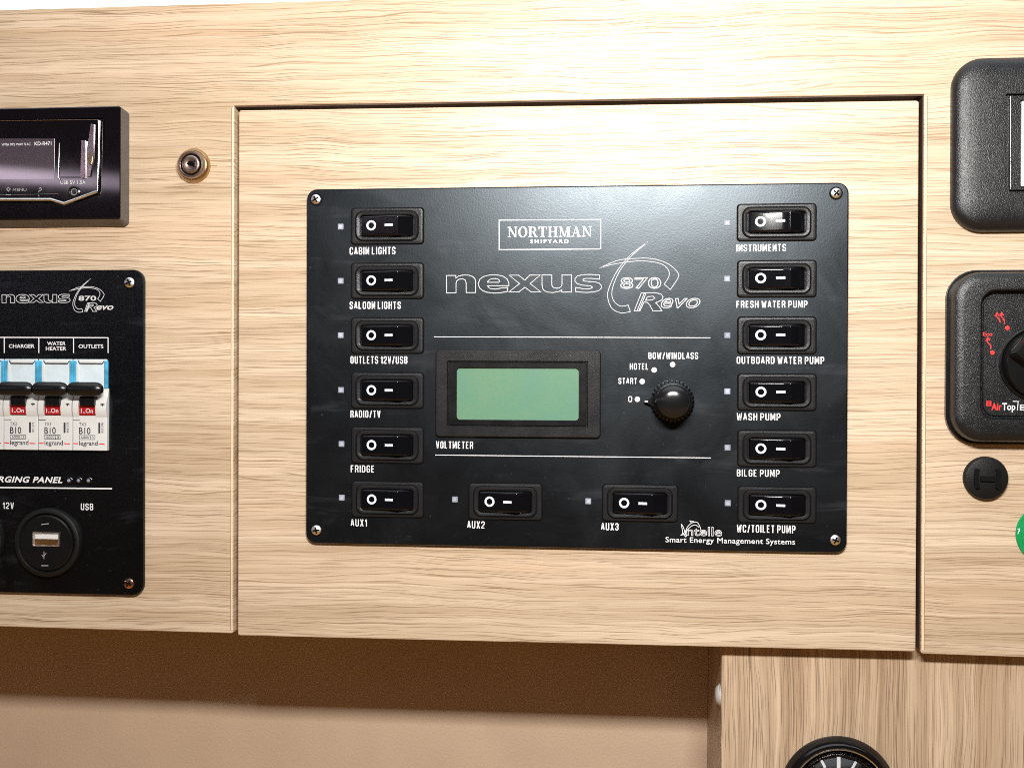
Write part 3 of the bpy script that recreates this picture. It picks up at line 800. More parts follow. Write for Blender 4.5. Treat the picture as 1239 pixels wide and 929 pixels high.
rr_loft(bm, lx, lz, lw_ + 0.0002, lh + 0.0002, 0.0021, [(0, FY - 0.0002), (0, FY - 0.0007)])
build('display', bm, M['lcd'], vm)
label('VOLTMETER', 527.5, 533.8, 572.5, 542.6, TY, panel)
# battery selector
for s, b in (('BOW/WINDLASS', (784.5, 426.3, 844.7, 434.3)), ('HOTEL', (762, 439.5, 784.6, 447.2)), ('START', (748.2, 457.3, 770.8, 464.4)), ('0', (760.2, 479.2, 764.9, 486.3))):
    label(s, *b, TY, panel)
for x, y in ((771.2, 483), (777, 461.6), (791.5, 447.6), (813.8, 441)):
    X, Z = px(x, y, TY); bm = bmesh.new(); lathe(bm, X, Z, [(0.00155, FY), (0.00155, FY - 0.0001), (0.0014, FY - 0.00016)], 24)
    build('position_dot', bm, M['print'], panel)
kx, kz = px(813.5, 485.5, FY)
knob_t = bmesh.new()
n = 120
def kn(r, amp, Y): return [(kx + (r + (amp if (i % 4) < 2 else -amp)) * math.cos(2 * math.pi * i / n), kz + (r + (amp if (i % 4) < 2 else -amp)) * math.sin(2 * math.pi * i / n)) for i in range(n)], Y
loft(knob_t, [kn(.0122, 0, FY), kn(.0122, .0003, FY - 0.0008), kn(.0121, .00045, FY - 0.002), kn(.0117, .00045, FY - 0.0034), kn(.0108, .0002, FY - 0.0042), kn(.0104, 0, FY - 0.0046), kn(.0101, 0, FY - 0.0120),
              kn(.0098, 0, FY - 0.0136), kn(.0091, 0, FY - 0.0150), kn(.0078, 0, FY - 0.0162), kn(.0058, 0, FY - 0.0171), kn(.0030, 0, FY - 0.0176), kn(.0002, 0, FY - 0.0177)])
kb = build('selector_knob', knob_t, M['knob'], panel, at=(kx, FY, kz), sharp=40)
bm = bmesh.new()
prism(bm, [(kx - 0.0108, kz + 0.0026), (kx - 0.0160, kz + 0.0006), (kx - 0.0160, kz - 0.0006), (kx - 0.0108, kz - 0.0026)], FY - 0.0003, FY - 0.0030)
build('pointer', bm, M['satin'], kb)
bm = bmesh.new()
bm.faces.new([bm.verts.new((kx + a, FY - 0.00306, kz + b)) for a, b in ((-0.0158, 0.0004), (-0.0140, 0.0004), (-0.0140, -0.0004), (-0.0158, -0.0004))])
build('pointer_mark', bm, M['print'], kb)

# maker's mark at the foot
text('ntelle', 831, 637.5, 873, 648, TY, panel, outline=0.62 * U(850, 640, TY), name='logo')
lines('logo', [spline([(826, 645.5), (825.5, 640), (824.3, 634), (826.5, 637), (829, 644), (830.5, 649)]),
               spline([(823.5, 647.5), (829, 643), (832, 637), (837, 632.5), (843, 631.5), (846.5, 636), (848, 641)]),
               spline([(828, 647), (832, 640.5), (837, 636), (842, 635), (846, 638)]),
               [(836.5, 632), (834.5, 629.8), (838.5, 630.5), (841, 631.5)],
               [(823.5, 647.5), (827, 646.2), (830, 649.5)]], TY, panel, wpx=0.75)
text('Smart Energy Management Systems', 805.2, 650.5, 962, 659.2, TY, panel, bold=0.008, spacing=1.06)

# ------------------------------------------------------------------ charging panel on the left
CT = 0.0030; CY = -CT
x1 = px(173.8, 520, CY)[0]; x0 = px(-170, 520, CY)[0]
z1 = px(120, 326.5, CY)[1]; z0 = px(120, 719.5, CY)[1]
chp = thing('charging_panel', 'black charging panel with circuit breakers and usb socket, under the radio', 'charging panel', ((x0 + x1) / 2, 0, z0))
bm = bmesh.new()
rr_loft(bm, (x0 + x1) / 2, (z0 + z1) / 2, x1 - x0, z1 - z0, 0.0070, [(0.0006, -0.0001), (0.0, -0.0006), (0.0, CY + 0.0007), (0.0003, CY + 0.0001), (0.0007, CY)])
build('plate', bm, M['plate2'], chp)
CTY = CY - 0.00008
for (sx_, sy_), tn, mt in zip(((157, 342), (156.5, 705.5)), (0.4, 1.0), ('chrome', 'copper')):
    X, Z = px(sx_, sy_, CY); make_screw(chp, (X, CY, Z), M[mt], 0.0033, tn)
logo(chp, 2.0, 356.0, 0.440, 0.47, CTY, 0.72)
lines('printed_rule', [[(-80, 407.9), (131, 408.6)]] + [[(x, 408.6), (x, 427)] for x in (-36.5, 5.2, 47, 89, 130.8)], CTY, chp, wpx=1.2)
text('CHARGER', 10.6, 416.4, 41.8, 421, CTY, chp, bold=0.018)
text('WATER', 57, 413.4, 79.4, 417.8, CTY, chp, bold=0.018)
text('HEATER', 55.4, 419.4, 80.2, 424, CTY, chp, bold=0.018)
text('OUTLETS', 95, 416.6, 125, 421.3, CTY, chp, bold=0.018)
text('CHARGING PANEL', -27, 576.2, 75.5, 583.7, CTY, chp, bold=0.03, slant=0.28, spacing=1.1)
lines('printed_rule', [[(-120, 588.3), (135.6, 591)]], CTY, chp, wpx=1.5)
label('12V', 3.2, 607.6, 16.8, 615.4, CTY, chp)
label('USB', 97.8, 608.9, 112.8, 617, CTY, chp)
for i, x in enumerate((84.2, 95.8, 107.8)):
    X, Z = px(x, 581.2, CY)
    bm = bmesh.new(); lathe(bm, X, Z, [(0.0021, CY), (0.0021, CY - 0.0004), (0.0017, CY - 0.0008), (0.0008, CY - 0.0010)], 24)
    o = build('led_holder', bm, M['satin'], chp)
    bm = bmesh.new(); lathe(bm, X, Z, [(0.0011, CY - 0.0008), (0.0008, CY - 0.0015), (0.0002, CY - 0.0017)], 20)
    build('led_lens', bm, M['led'], o)
    lines('bright_ring', [[(x - 3.6 * math.cos(a), 581.2 + 3.2 * math.sin(a)) for a in [R(200 + d * 12) for d in range(9)]]], CY - 0.0006, o, 'print', 0.8)

# circuit breakers: one, then copies
def rpx(bm, a, b, c, d, Y0, Y1, r=0.0003, bev=0.00025):
    cx, cz, w, h = rect(a, b, c, d, Y1)
    rr_loft(bm, cx, cz, w, h, r, [(0, Y0), (0, Y1 + bev), (bev, Y1)], n=3)

def make_breaker(parent):
    at = (px(109, 490, CY)[0], CY, px(109, 490, CY)[1])
    bm = bmesh.new()
    # lower body and the curved shoulders beside the toggle
    rpx(bm, 88.2, 503, 129.4, 545, CY + 0.001, CY - 0.0028)
    br = build('circuit_breaker', bm, M['white'], parent, at=at)
    for xa, xb in ((88.2, 95.5), (115.6, 129.4)):
        bm = bmesh.new()
        X0, X1 = px(xa, 490, CY - 0.0036)[0], px(xb, 490, CY - 0.0030)[0]
        prof = [(470, -0.0006), (478, -0.0016), (487, -0.0038), (494, -0.0042), (500, -0.0038), (504.0, -0.0029)]
        va = [bm.verts.new((X0, CY + y, px(109, p, CY)[1])) for p, y in prof]; vb = [bm.verts.new((X1, CY + y, px(109, p, CY)[1])) for p, y in prof]
        for i in range(len(prof) - 1): bm.faces.new((va[i], va[i + 1], vb[i + 1], vb[i]))
        for vv in (va, vb):
            lo = [bm.verts.new((v.co.x, CY + 0.001, v.co.z)) for v in vv]
            for i in range(len(prof) - 1): bm.faces.new((vv[i], vv[i + 1], lo[i + 1], lo[i]))
        build('shoulder', bm, M['white'], br)
    # pale label carrier with blue clips
    bm = bmesh.new(); rpx(bm, 88.4, 434.6, 129.4, 470, CY + 0.001, CY - 0.0006); lc = build('label_cover', bm, M['pale'], br)
    bm = bmesh.new(); rpx(bm, 95.5, 435.4, 124, 439.4, CY, CY - 0.0012); build('top_strip', bm, M['white'], lc)
    lines('cover_line', [[(94.5, 436), (96.5, 439.6), (123.5, 440), (126, 436.5)]], CY - 0.00135, lc, 'ink', 0.9)
    for a, b in ((87.9, 92.2), (125.6, 130.0)):
        bm = bmesh.new(); rpx(bm, a, 436.5, b, 463 if a < 100 else 470, CY, CY - 0.0015, bev=0.0005); build('clip', bm, M['blue'], lc)
    bm = bmesh.new(); rpx(bm, 92.0, 440.5, 95.4, 462, CY, CY - 0.0011); build('clip_edge', bm, M['white'], lc)
    # toggle
    bm = bmesh.new()
    Xa, Xb = px(81.2, 470, CY - 0.009)[0], px(122.6, 470, CY - 0.009)[0]
    zc = px(100, 471.0, CY - 0.009)[1]
    rad_y, rad_z = 0.0036, 0.0044
    secs = []
    for xx, k in ((Xa, 0.55), (Xa + 0.0010, 0.82), (Xa + 0.0026, 1.0), (Xb - 0.0040, 1.0), (Xb - 0.0016, 0.86), (Xb, 0.50)):
        secs.append([bm.verts.new((xx, CY - 0.0078 + rad_y * k * math.cos(t), zc + rad_z * k * math.sin(t) * (1.0 if math.sin(t) > 0 else 0.98))) for t in [2 * math.pi * i / 20 for i in range(20)]])
    for a, b in zip(secs, secs[1:]):
        for i in range(20): bm.faces.new((a[i], a[(i + 1) % 20], b[(i + 1) % 20], b[i]))
    bm.faces.new(secs[0]); bm.faces.new(list(reversed(secs[-1])))
    tg = build('toggle', bm, M['satin'], br, sharp=45)
    bm = bmesh.new(); rpx(bm, 96.3, 474, 114, 490.5, CY, CY - 0.0058); build('toggle_neck', bm, M['satin'], tg)
    bm = bmesh.new(); rpx(bm, 95.6, 488.0, 115.5, 502.2, CY, CY - 0.0030); fl = build('red_flag', bm, M['red'], br)
    text('1..On', 98, 494.2, 112.5, 499.6, CY - 0.0031, fl, 'print', bold=0.01)
    BY = CY - 0.0029
    text('TX3', 95.8, 511.2, 103.8, 515.3, BY, br, 'ink')
    text('B10', 95.6, 517, 109.4, 525.2, BY, br, 'ink', bold=0.01)
    bm = bmesh.new(); a = rect(119, 511.3, 121.2, 524, BY); box(bm, a[0] - a[2] / 2, a[0] + a[2] / 2, BY - 2e-5, BY + 2e-4, a[1] - a[3] / 2, a[1] + a[3] / 2); build('printed_bar', bm, M['ink'], br)
    text('403 578', 122.6, 511.5, 125.2, 524, BY, br, 'ink', rot=1)
    lines('printed_frame', [[(96, 526.6), (114.8, 526.6), (114.8, 531.6), (96, 531.6), (96, 526.6)], [(109.3, 526.6), (109.3, 531.6)]], BY, br, 'ink', 0.6)
    text('6000', 98, 527.6, 107.8, 530.6, BY, br, 'ink')
    text('3', 110.8, 527.6, 113.2, 530.6, BY, br, 'ink')
    text('legrand', 95.8, 533.2, 118.2, 540.6, BY, br, 'ink', bold=0.012)
    lines('printed_rule', [[(88.8, 536.4), (94.6, 536.6)], [(119.6, 537), (126.6, 537.2)]], BY, br, 'redprint', 1.2)
    lines('moulding_line', [[(88.2, 508.3), (97.2, 508.3)]], BY, br, 'ink', 0.7)
    lines('off_mark', [[(121.6, 489), (126.4, 489)], [(124, 487.9), (124, 491)]], CY - 0.0046, br, 'ink', 1.1)
    return br
breaker = make_breaker(chp)
flush_texts()
kids = kids_map()
pitch = px(109, 500, CY)[0] - px(67.2, 500, CY)[0]
for k in (1, 2, 3):
    c = copy_tree(breaker, chp, kids); c.location.x -= pitch * k

def socket(x, y, with_usb):
    X, Z = px(x, y, CY)
    u = U(x, y, CY)
    bm = bmesh.new()
    lathe(bm, X, Z, [(40 * u, CY), (40 * u, CY - 0.0022), (39 * u, CY - 0.0034), (37 * u, CY - 0.0040), (34.5 * u, CY - 0.0040), (33.2 * u, CY - 0.0032), (32.8 * u, CY - 0.0024), (32 * u, CY - 0.0024)], 72, cap_end=False)
    so = build('usb_socket' if with_usb else 'power_socket', bm, M['matt'], chp, at=(X, CY, Z))
    bm = bmesh.new()
    lathe(bm, X, Z, [(32.2 * u, CY), (32 * u, CY - 0.0040), (30.8 * u, CY - 0.0048), (0.001 * u, CY - 0.0049)], 72)
    cp = build('insert', bm, M['satin'], so)
    if with_usb:
        IY = CY - 0.0050
        bm = bmesh.new()
        a = rect(40, 643.6, 72.2, 660.6, IY)
        loft(bm, [(rr_pts(a[0], a[1], a[2], a[3], 0.0004, 3), IY), (rr_pts(a[0], a[1], a[2], a[3], 0.0004, 3), IY - 0.0006), (rr_pts(a[0], a[1], a[2] - 0.0012, a[3] - 0.0012, 0.0003, 3), IY - 0.0006), (rr_pts(a[0], a[1], a[2] - 0.0012, a[3] - 0.0012, 0.0003, 3), IY + 0.0001)], cap_end=True)
        sh = build('usb_shell', bm, M['chrome'], cp)
        bm = bmesh.new(); b = rect(43.5, 646.2, 70.8, 651.6, IY); box(bm, b[0] - b[2] / 2, b[0] + b[2] / 2, IY - 0.0008, IY, b[1] - b[3] / 2, b[1] + b[3] / 2); build('tongue', bm, M['white'], sh)
        bm = bmesh.new(); b = rect(42, 652.2, 70.8, 659, IY); box(bm, b[0] - b[2] / 2, b[0] + b[2] / 2, IY - 0.0004, IY, b[1] - b[3] / 2, b[1] + b[3] / 2); build('contact', bm, M['gold'], sh)
        lines('moulded_mark', [[(50, 634.4), (59, 633.2)], [(50, 684), (58.5, 684)]], IY, cp, 'printdim', 1.0)
        lines('usb_symbol', [[(53.2, 676), (53.2, 667)], [(50.5, 671), (53.2, 674)], [(56, 669), (53.2, 672)]], IY, cp, 'printdim', 0.8)
    return so
socket(60, 655.5, True)
socket(-34.5, 653, False)

# ------------------------------------------------------------------ radio
RYF = -0.0095
bx0, bx1 = px(-190, 200, 0)[0], px(156.5, 200, 0)[0]
bz1, bz0 = px(150, 134.5, 0)[1], px(150, 274.5, 0)[1]
radio = thing('car_radio', 'glossy black car radio with silver trimmed display in the oak fascia', 'radio', ((bx0 + bx1) / 2, 0, bz0))
fx1 = px(145.2, 200, RYF)[0]; fz1 = px(145, 129.0, RYF)[1]; fz0 = px(145, 264.5, RYF)[1]; fx0 = bx0 + 0.004
ox1 = px(126.5, 200, RYF)[0]; oz1 = px(120, 143, RYF)[1]; oz0 = px(120, 245.0, RYF)[1]; ox0 = bx0 + 0.010
def RL(xa, xb, za, zb, r, Y): return rr_pts((xa + xb) / 2, (za + zb) / 2, xb - xa, zb - za, r), Y
bm = bmesh.new()
loft(bm, [RL(fx0, fx1 + 0.0002, fz0 - 0.0003, fz1 + 0.0003, 0.0012, RYF + 0.0004), RL(fx0 + 0.0004, fx1 - 0.0003, fz0 + 0.0004, fz1 - 0.0003, 0.001, RYF),
          RL(ox0, ox1, oz0, oz1, 0.0012, RYF), RL(ox0 + 0.0006, ox1 - 0.0006, oz0 + 0.0005, oz1 - 0.0005, 0.001, RYF + 0.0025)], cap_end=True)
build('bezel', bm, M['radiogloss'], radio, sharp=25)
bm = bmesh.new()
loft(bm, [RL(bx0, bx1, bz0, bz1, 0.003, 0.0), RL(bx0, bx1, bz0, bz1, 0.003, -0.0012), RL(fx0, fx1 + 0.0002, fz0 - 0.0003, fz1 + 0.0003, 0.0012, RYF + 0.00042)], cap_end=False)
build('bezel_side', bm, M['side'], radio, sharp=25)
RF = RYF + 0.0006
def rp_(pts, Y): return [px(a, b, Y) for a, b in pts]
face = [(-150, 146), (119, 145.2), (118.2, 231.5), (78, 246.5), (62, 241.5), (-150, 241.5)]
bm = bmesh.new(); prism(bm, rp_(face, RF), RYF + 0.003, RF)
bmesh.ops.bevel(bm, geom=[e for e in bm.edges if all(abs(v.co.y - RF) < 1e-7 for v in e.verts)], offset=0.0003, segments=2, affect='EDGES')
rf = build('faceplate', bm, M['radiogloss'], radio)
bm = bmesh.new(); prism(bm, rp_([(-150, 168), (66, 168), (66, 217), (-150, 217)], RF), RF, RF - 0.0002); build('display', bm, M['purple'], rf)
# silver trim
def tube(name, pts, rad, Y, mat, parent, pxs=True, yoff=None):
    P3 = [Vector((px(a, b, Y)[0], Y, px(a, b, Y)[1])) for a, b in pts]
    bm = bmesh.new(); rings = []
    for i, p in enumerate(P3):
        d = (P3[min(i + 1, len(P3) - 1)] - P3[max(i - 1, 0)]).normalized()
        nrm = Vector((0, -1, 0)); bi = d.cross(nrm).normalized()
        rings.append([bm.verts.new(p + nrm * rad * math.cos(t) + bi * rad * math.sin(t)) for t in [2 * math.pi * k / 10 for k in range(10)]])
    for a, b in zip(rings, rings[1:]):
        for i in range(10): bm.faces.new((a[i], a[(i + 1) % 10], b[(i + 1) % 10], b[i]))
    bm.faces.new(rings[0]); bm.faces.new(list(reversed(rings[-1])))
    return build(name, bm, mat, parent, sharp=50)
tube('trim', [(-150, 241.6), (62, 241.6), (78, 246.6), (117.5, 232)], 0.0010, RF - 0.0003, M['chrome'], rf)
tube('trim', [(119, 146), (119.5, 170), (118, 231)], 0.00035, RF - 0.0002, M['chrome'], rf)
tube('trim', [(-150, 148), (60, 145.6), (118, 145)], 0.00025, RF - 0.0001, M['dark_chrome'], rf)
bm = bmesh.new(); prism(bm, rp_([(73.5, 173), (76, 170.5), (99, 171), (99, 215.5), (73, 215.5)], RF), RF, RF - 0.0014)
bmesh.ops.bevel(bm, geom=[e for e in bm.edges if all(abs(v.co.y - RF + 0.0014) < 1e-7 for v in e.verts)], offset=0.0005, segments=2, affect='EDGES')
fl = build('usb_flap', bm, M['radiogloss'], rf)
tube('flap_trim', [(76, 170.5), (72, 174), (70.5, 214), (73, 219)], 0.0004, RF - 0.0004, M['chrome'], fl)
bm = bmesh.new(); prism(bm, rp_([(100, 171), (104.5, 171), (104, 216), (98.5, 216)], RF), RF, RF - 0.0016); build('flap_edge', bm, M['dark_chrome'], fl)
bm = bmesh.new(); prism(bm, rp_([(111, 150), (114.5, 151), (113.8, 190), (110, 214), (106, 214), (106, 180)], RF), RF, RF - 0.0009); bz = build('eject_button', bm, M['dark_chrome'], rf)
bm = bmesh.new(); prism(bm, rp_([(109, 184), (112, 190), (111, 199), (107.5, 200), (107.2, 190)], RF - 0.0009), RF - 0.0009, RF - 0.0013); build('button_inlay', bm, M['brass'], bz)
X, Z = px(90, 232.5, RF)
bm = bmesh.new(); lathe(bm, X, Z, [(0.0037, RF), (0.0037, RF - 0.0006), (0.0030, RF - 0.0010), (0.0024, RF - 0.0008), (0.0022, RF + 0.0004)], 32); jk = build('aux_jack', bm, M['satin'], rf)
bm = bmesh.new(); lathe(bm, X, Z, [(0.0021, RF), (0.0021, RF - 0.0005), (0.0016, RF - 0.0005), (0.0015, RF)], 32, cap_end=False); build('jack_contact', bm, M['chrome'], jk)
RT = RF - 0.00026
text('KD-R471', 41.8, 171.6, 62.2, 176.2, RT, rf, 'print', bold=0.01)
text('WMA MP3 WAV FLAC', 2, 173.4, 37, 176.4, RT, rf, 'print')
text('USB 5V 1.5A', 73.2, 218.8, 103.5, 222.8, RT, rf, 'print')
text('MENU', 15.5, 228.2, 32, 231.4, RT, rf, 'printdim')
lines('printed_icon', [[(8, 229), (10, 227), (12.5, 229), (10, 231.5), (8, 229)], [(7, 236), (13, 236)], [(47, 228.5), (49.5, 227), (50, 230), (47, 231.5), (47, 233)], [(46.5, 236), (47.5, 238)]], RT, rf, 'printdim', 0.8)
tube('button_line', [(-60, 236.5), (20, 236), (70, 234.5)], 0.00012, RF - 0.0001, M['dark_chrome'], rf)

# ------------------------------------------------------------------ lock
X, Z = px(234.8, 201.0, 0); u = U(234, 200)
lock = thing('cabinet_lock', 'small round brass and bronze lock in the oak beside the radio', 'lock', (X, 0, Z))
bm = bmesh.new(); lathe(bm, X, Z, [(20.3 * u, 0), (20.3 * u, -0.0008), (19 * u, -0.0022), (17.6 * u, -0.0030), (16, -0.0030) if False else (15 * u, -0.0030)], 64); build('collar', bm, M['brass'], lock)
bm = bmesh.new(); lathe(bm, X, Z, [(16.6 * u, -0.0030), (16.4 * u, -0.0048), (15.2 * u, -0.0056), (13.4 * u, -0.0057), (12.2 * u, -0.0050), (10.8 * u, -0.0050), (10 * u, -0.0056), (8, -0.0057) if False else (8.2 * u, -0.0058), (5.2 * u, -0.0052), (0.1 * u, -0.0048)], 64)
cyl = build('cylinder', bm, M['bronze'], lock, sharp=45)
bm = bmesh.new(); lathe(bm, X, Z, [(12.3 * u, -0.00495), (12.1 * u, -0.0052), (10.9 * u, -0.0052), (10.8 * u, -0.0049)], 48, cap_end=False); build('groove', bm, M['hole'], cyl)
bm = bmesh.new(); prism(bm, [(X - 0.0024, Z + 0.0003), (X - 0.0010, Z + 0.0021), (X + 0.0008, Z + 0.0019), (X + 0.0024, Z + 0.0003), (X + 0.0019, Z - 0.0016), (X + 0.0003, Z - 0.0006), (X - 0.0009, Z - 0.0009)], -0.0048, -0.0054); build('keyhole', bm, M['hole'], cyl)
bm = bmesh.new(); box(bm, X + 20.4 * u, X + 28 * u, -0.00004, 0.0002, Z - 0.0002, Z + 0.0001); build('scribe_mark', bm, M['seam'], lock)
bm = bmesh.new(); box(bm, X - 24 * u, X - 20.4 * u, -0.00004, 0.0002, Z - 0.0001, Z + 0.0001); build('scribe_mark', bm, M['seam'], lock)

# ------------------------------------------------------------------ upper right black frame
def rrt(a, b, c, d, r, Y):
    cx, cz, w, h = rect(a, b, c, d, Y); return rr_pts(cx, cz, w, h, r, 10), Y
x0, x1 = px(1149.5, 175, 0)[0], px(1409, 175, 0)[0]
Zt, Zb = px(1239, 71.5, 0)[1], px(1239, 281.0, 0)[1]
fr = thing('cover_frame', 'rounded black cover frame with a white insert, above the heater control', 'frame', ((x0 + x1) / 2, 0, Zb))
cx, cz, w, h = (x0 + x1) / 2, (Zt + Zb) / 2, x1 - x0, Zt - Zb
gx, gz, gw, gh = rect(1217.2, 112.8, 1341, 233, -0.0085)
bm = bmesh.new()
loops = [(rr_pts(cx, cz, w, h, 0.0165, 10), 0.0)]
for i, y in ((0.0, -0.0030), (0.0006, -0.0046), (0.0020, -0.0062), (0.0045, -0.0074), (0.0085, -0.0082), (0.014, -0.0086)):
    loops.append((rr_pts(cx, cz, w - 2 * i, h - 2 * i, max(0.0165 - i * 0.8, 0.004), 10), y))
loops += [(rr_pts(gx, gz, gw + 0.0004, gh + 0.0004, 0.0006, 10), -0.0086), (rr_pts(gx, gz, gw, gh, 0.0006, 10), -0.0084), (rr_pts(gx, gz, gw - 0.0002, gh - 0.0002, 0.0005, 10), -0.0060)]
loft(bm, loops)
build('surround', bm, M['tex'], fr)
bm = bmesh.new(); a = rect(1222.0, 116.5, 1336, 229.6, -0.0082)
i2 = rect(1234.4, 120.3, 1324, 226, -0.0082)
loft(bm, [(rr_pts(*a[:4], 0.0005, 3), -0.0058), (rr_pts(*a[:4], 0.0005, 3), -0.0078), (rr_pts(a[0], a[1], a[2] - 0.0005, a[3] - 0.0005, 0.0004, 3), -0.0081), (rr_pts(*i2[:4], 0.0004, 3), -0.0081), (rr_pts(*i2[:4], 0.0004, 3), -0.0064)])
ins = build('insert_frame', bm, M['tex'], fr)
bm = bmesh.new(); rr_loft(bm, i2[0], i2[1], i2[2] - 0.0020, i2[3] - 0.0010, 0.0004, [(0, -0.0062), (0, -0.0074), (0.0003, -0.0077)], n=3); build('white_insert', bm, M['screen'], ins)
tube('trim', [(1222.6, 117.5), (1222.6, 228.5)], 0.00014, -0.0081, M['dark_chrome'], ins)

# ------------------------------------------------------------------ heater control
x0, x1 = px(1143.0, 430, 0)[0], px(1371, 430, 0)[0]
Zt, Zb = px(1250, 327, 0)[1], px(1250, 537.5, 0)[1]
ht = thing('heater_control', 'black heater control with round knob and red heat symbols on the oak', 'control', ((x0 + x1) / 2, 0, Zb))
cx, cz, w, h = (x0 + x1) / 2, (Zt + Zb) / 2, x1 - x0, Zt - Zb
ix, iz, iw, ih = rect(1186.5, 353.5, 1327, 506.5, -0.008)
bm = bmesh.new()
loops = [(rr_pts(cx, cz, w, h, 0.0165, 10), 0.0), (rr_pts(cx, cz, w, h, 0.0165, 10), -0.0030), (rr_pts(cx, cz, w - 0.0012, h - 0.0012, 0.016, 10), -0.0034)]
build_base = bm
loft(bm, loops)
hb = build('base', bm, M['satin'], ht)
bm = bmesh.new()
loops = [(rr_pts(cx, cz, w - 0.0030, h - 0.0030, 0.0155, 10), -0.0033), (rr_pts(cx, cz, w - 0.0034, h - 0.0034, 0.0152, 10), -0.0085), (rr_pts(cx, cz, w - 0.0050, h - 0.0050, 0.0145, 10), -0.0108), (rr_pts(cx, cz, w - 0.0085, h - 0.0085, 0.013, 10), -0.0122), (rr_pts(cx, cz, w - 0.014, h - 0.014, 0.0115, 10), -0.0126),
         (rr_pts(ix, iz, iw + 0.0030, ih + 0.0030, 0.0085, 10), -0.0126), (rr_pts(ix, iz, iw + 0.0012, ih + 0.0012, 0.0078, 10), -0.0118), (rr_pts(ix, iz, iw, ih, 0.0072, 10), -0.0078), (rr_pts(ix, iz, iw - 0.001, ih - 0.001, 0.0068, 10), -0.0074)]
loft(bm, loops)
build('bezel', bm, M['tex'], ht)
HY = -0.0086
bm = bmesh.new(); fx_, fz_, fw_, fh_ = rect(1189.5, 358.0, 1324, 503.5, HY)
rr_loft(bm, fx_, fz_, fw_, fh_, 0.0065, [(0, -0.0070), (0, HY + 0.0003), (0.0003, HY)], n=8)
face = build('faceplate', bm, M['tex'], ht)
HT = HY - 0.00012
lines('heat_symbol', [spline([(1206.5, 379.5), (1206, 383), (1209.5, 387), (1210, 390)]), [(1204, 382.5), (1206.3, 378.3), (1208.8, 382)],
                      spline([(1212, 379.5), (1211.6, 383), (1215, 387), (1215.3, 392)]), [(1209.6, 382.5), (1211.9, 378.3), (1214.4, 382)]], HT, face, 'redprint', 1.3)
lines('heat_symbol', [spline([(1195.3, 409), (1195, 414), (1198.6, 418), (1198.6, 422.5)]), [(1192.8, 412.5), (1195.2, 408.2), (1197.8, 412)]], HT, face, 'redprint', 1.4)
text('Eco', 1189.6, 401.8, 1200.8, 406.6, HT, face, 'redprint', bold=0.01)
for x, y in ((1219, 396.8), (1200.8, 426.6)):
    X, Z = px(x, y, HT); bm = bmesh.new(); lathe(bm, X, Z, [(0.00125, HY), (0.00125, HT), (0.0011, HT - 0.0001)], 20); build('position_dot', bm, M['redprint'], face)
lines('badge', [[(1194, 485.6), (1199, 485.6), (1199, 490.6), (1194, 490.6), (1194, 485.6)], [(1194, 488), (1199, 488)]], HT, face, 'redprint', 1.2)
text('Air', 1199.5, 487.5, 1212, 496.2, HT, face, 'redprint', bold=0.03)
text('Top', 1212.5, 487.5, 1228.5, 498.8, HT, face, 'print', bold=0.02)
text('Evo', 1234, 489.5, 1252, 496.5, HT, face, 'print', bold=0.02)
lines('printed_rule', [[(1225.5, 485.4), (1232.0, 485.6), (1231.0, 496.5)]], HT - 2e-5, face, 'print', 1.0)
kx, kz = px(1255, 440, HY); u = U(1255, 440, HY)
bm = bmesh.new()
lathe(bm, kx, kz, [(47.0 * u, HY), (46.6 * u, HY - 0.0018), (45.5 * u, HY - 0.0022), (44 * u, HY - 0.0018), (43.2 * u, HY - 0.0010), (42.4 * u, HY - 0.0018), (41.5 * u, HY - 0.0046), (39.5 * u, HY - 0.0054), (0.1 * u, HY - 0.0056)], 80)
kn_ = build('knob', bm, M['satin'], ht, sharp=40)
# raised finger grip running down to the right
bm = bmesh.new()
d = Vector((math.cos(R(-38)), math.sin(R(-38)))); nrm = Vector((-d.y, d.x))
K = Vector((kx, kz))
def gl(hw, hl, Y): return [(K + d * (sx * hl) + nrm * (sz * hw)) for sx, sz in ((-1, -1), (1, -1), (1, 1), (-1, 1))], Y
loft(bm, [([tuple(v) for v in gl(0.0075, 38 * u, 0)[0]], HY - 0.0052), ([tuple(v) for v in gl(0.0060, 36 * u, 0)[0]], HY - 0.012), ([tuple(v) for v in gl(0.0046, 34 * u, 0)[0]], HY - 0.0138)])
bmesh.ops.bevel(bm, geom=list(bm.edges), offset=0.0008, segments=2, affect='EDGES')
build('grip', bm, M['satin'], kn_, sharp=40)

# ------------------------------------------------------------------ plug
X, Z = px(1191.5, 578.0, 0); u = U(1191, 577)
plug = thing('blanking_plug', 'small round black plug with raised lettering under the heater control', 'plug', (X, 0, Z))
bm = bmesh.new(); lathe(bm, X, Z, [(27.0 * u, 0), (27.0 * u, -0.0022), (25.5 * u, -0.0036), (23 * u, -0.0041), (0.1 * u, -0.0042)], 64); pb = build('cap', bm, M['matt'], plug)
bm = bmesh.new()
for a in (0,):
    box(bm, X - 0.0040, X + 0.0040, -0.0056, -0.0040, Z - 0.0014, Z + 0.0014)
build('crossbar', bm, M['satin'], pb)
for sgn in (-1, 1):
    bm = bmesh.new()
    pts = [(X + sgn * (0.0062 + 0.0012 * math.cos(t)) , Z + 0.0058 * math.sin(t)) for t in [R(-90 + 15 * i) for i in range(13)]]
    inner = [(X + sgn * (0.0041 + 0.0008 * math.cos(t)), Z + 0.0050 * math.sin(t)) for t in [R(90 - 15 * i) for i in range(13)]]
    prism(bm, pts + inner, -0.0040, -0.0056); build('raised_rib', bm, M['satin'], pb)

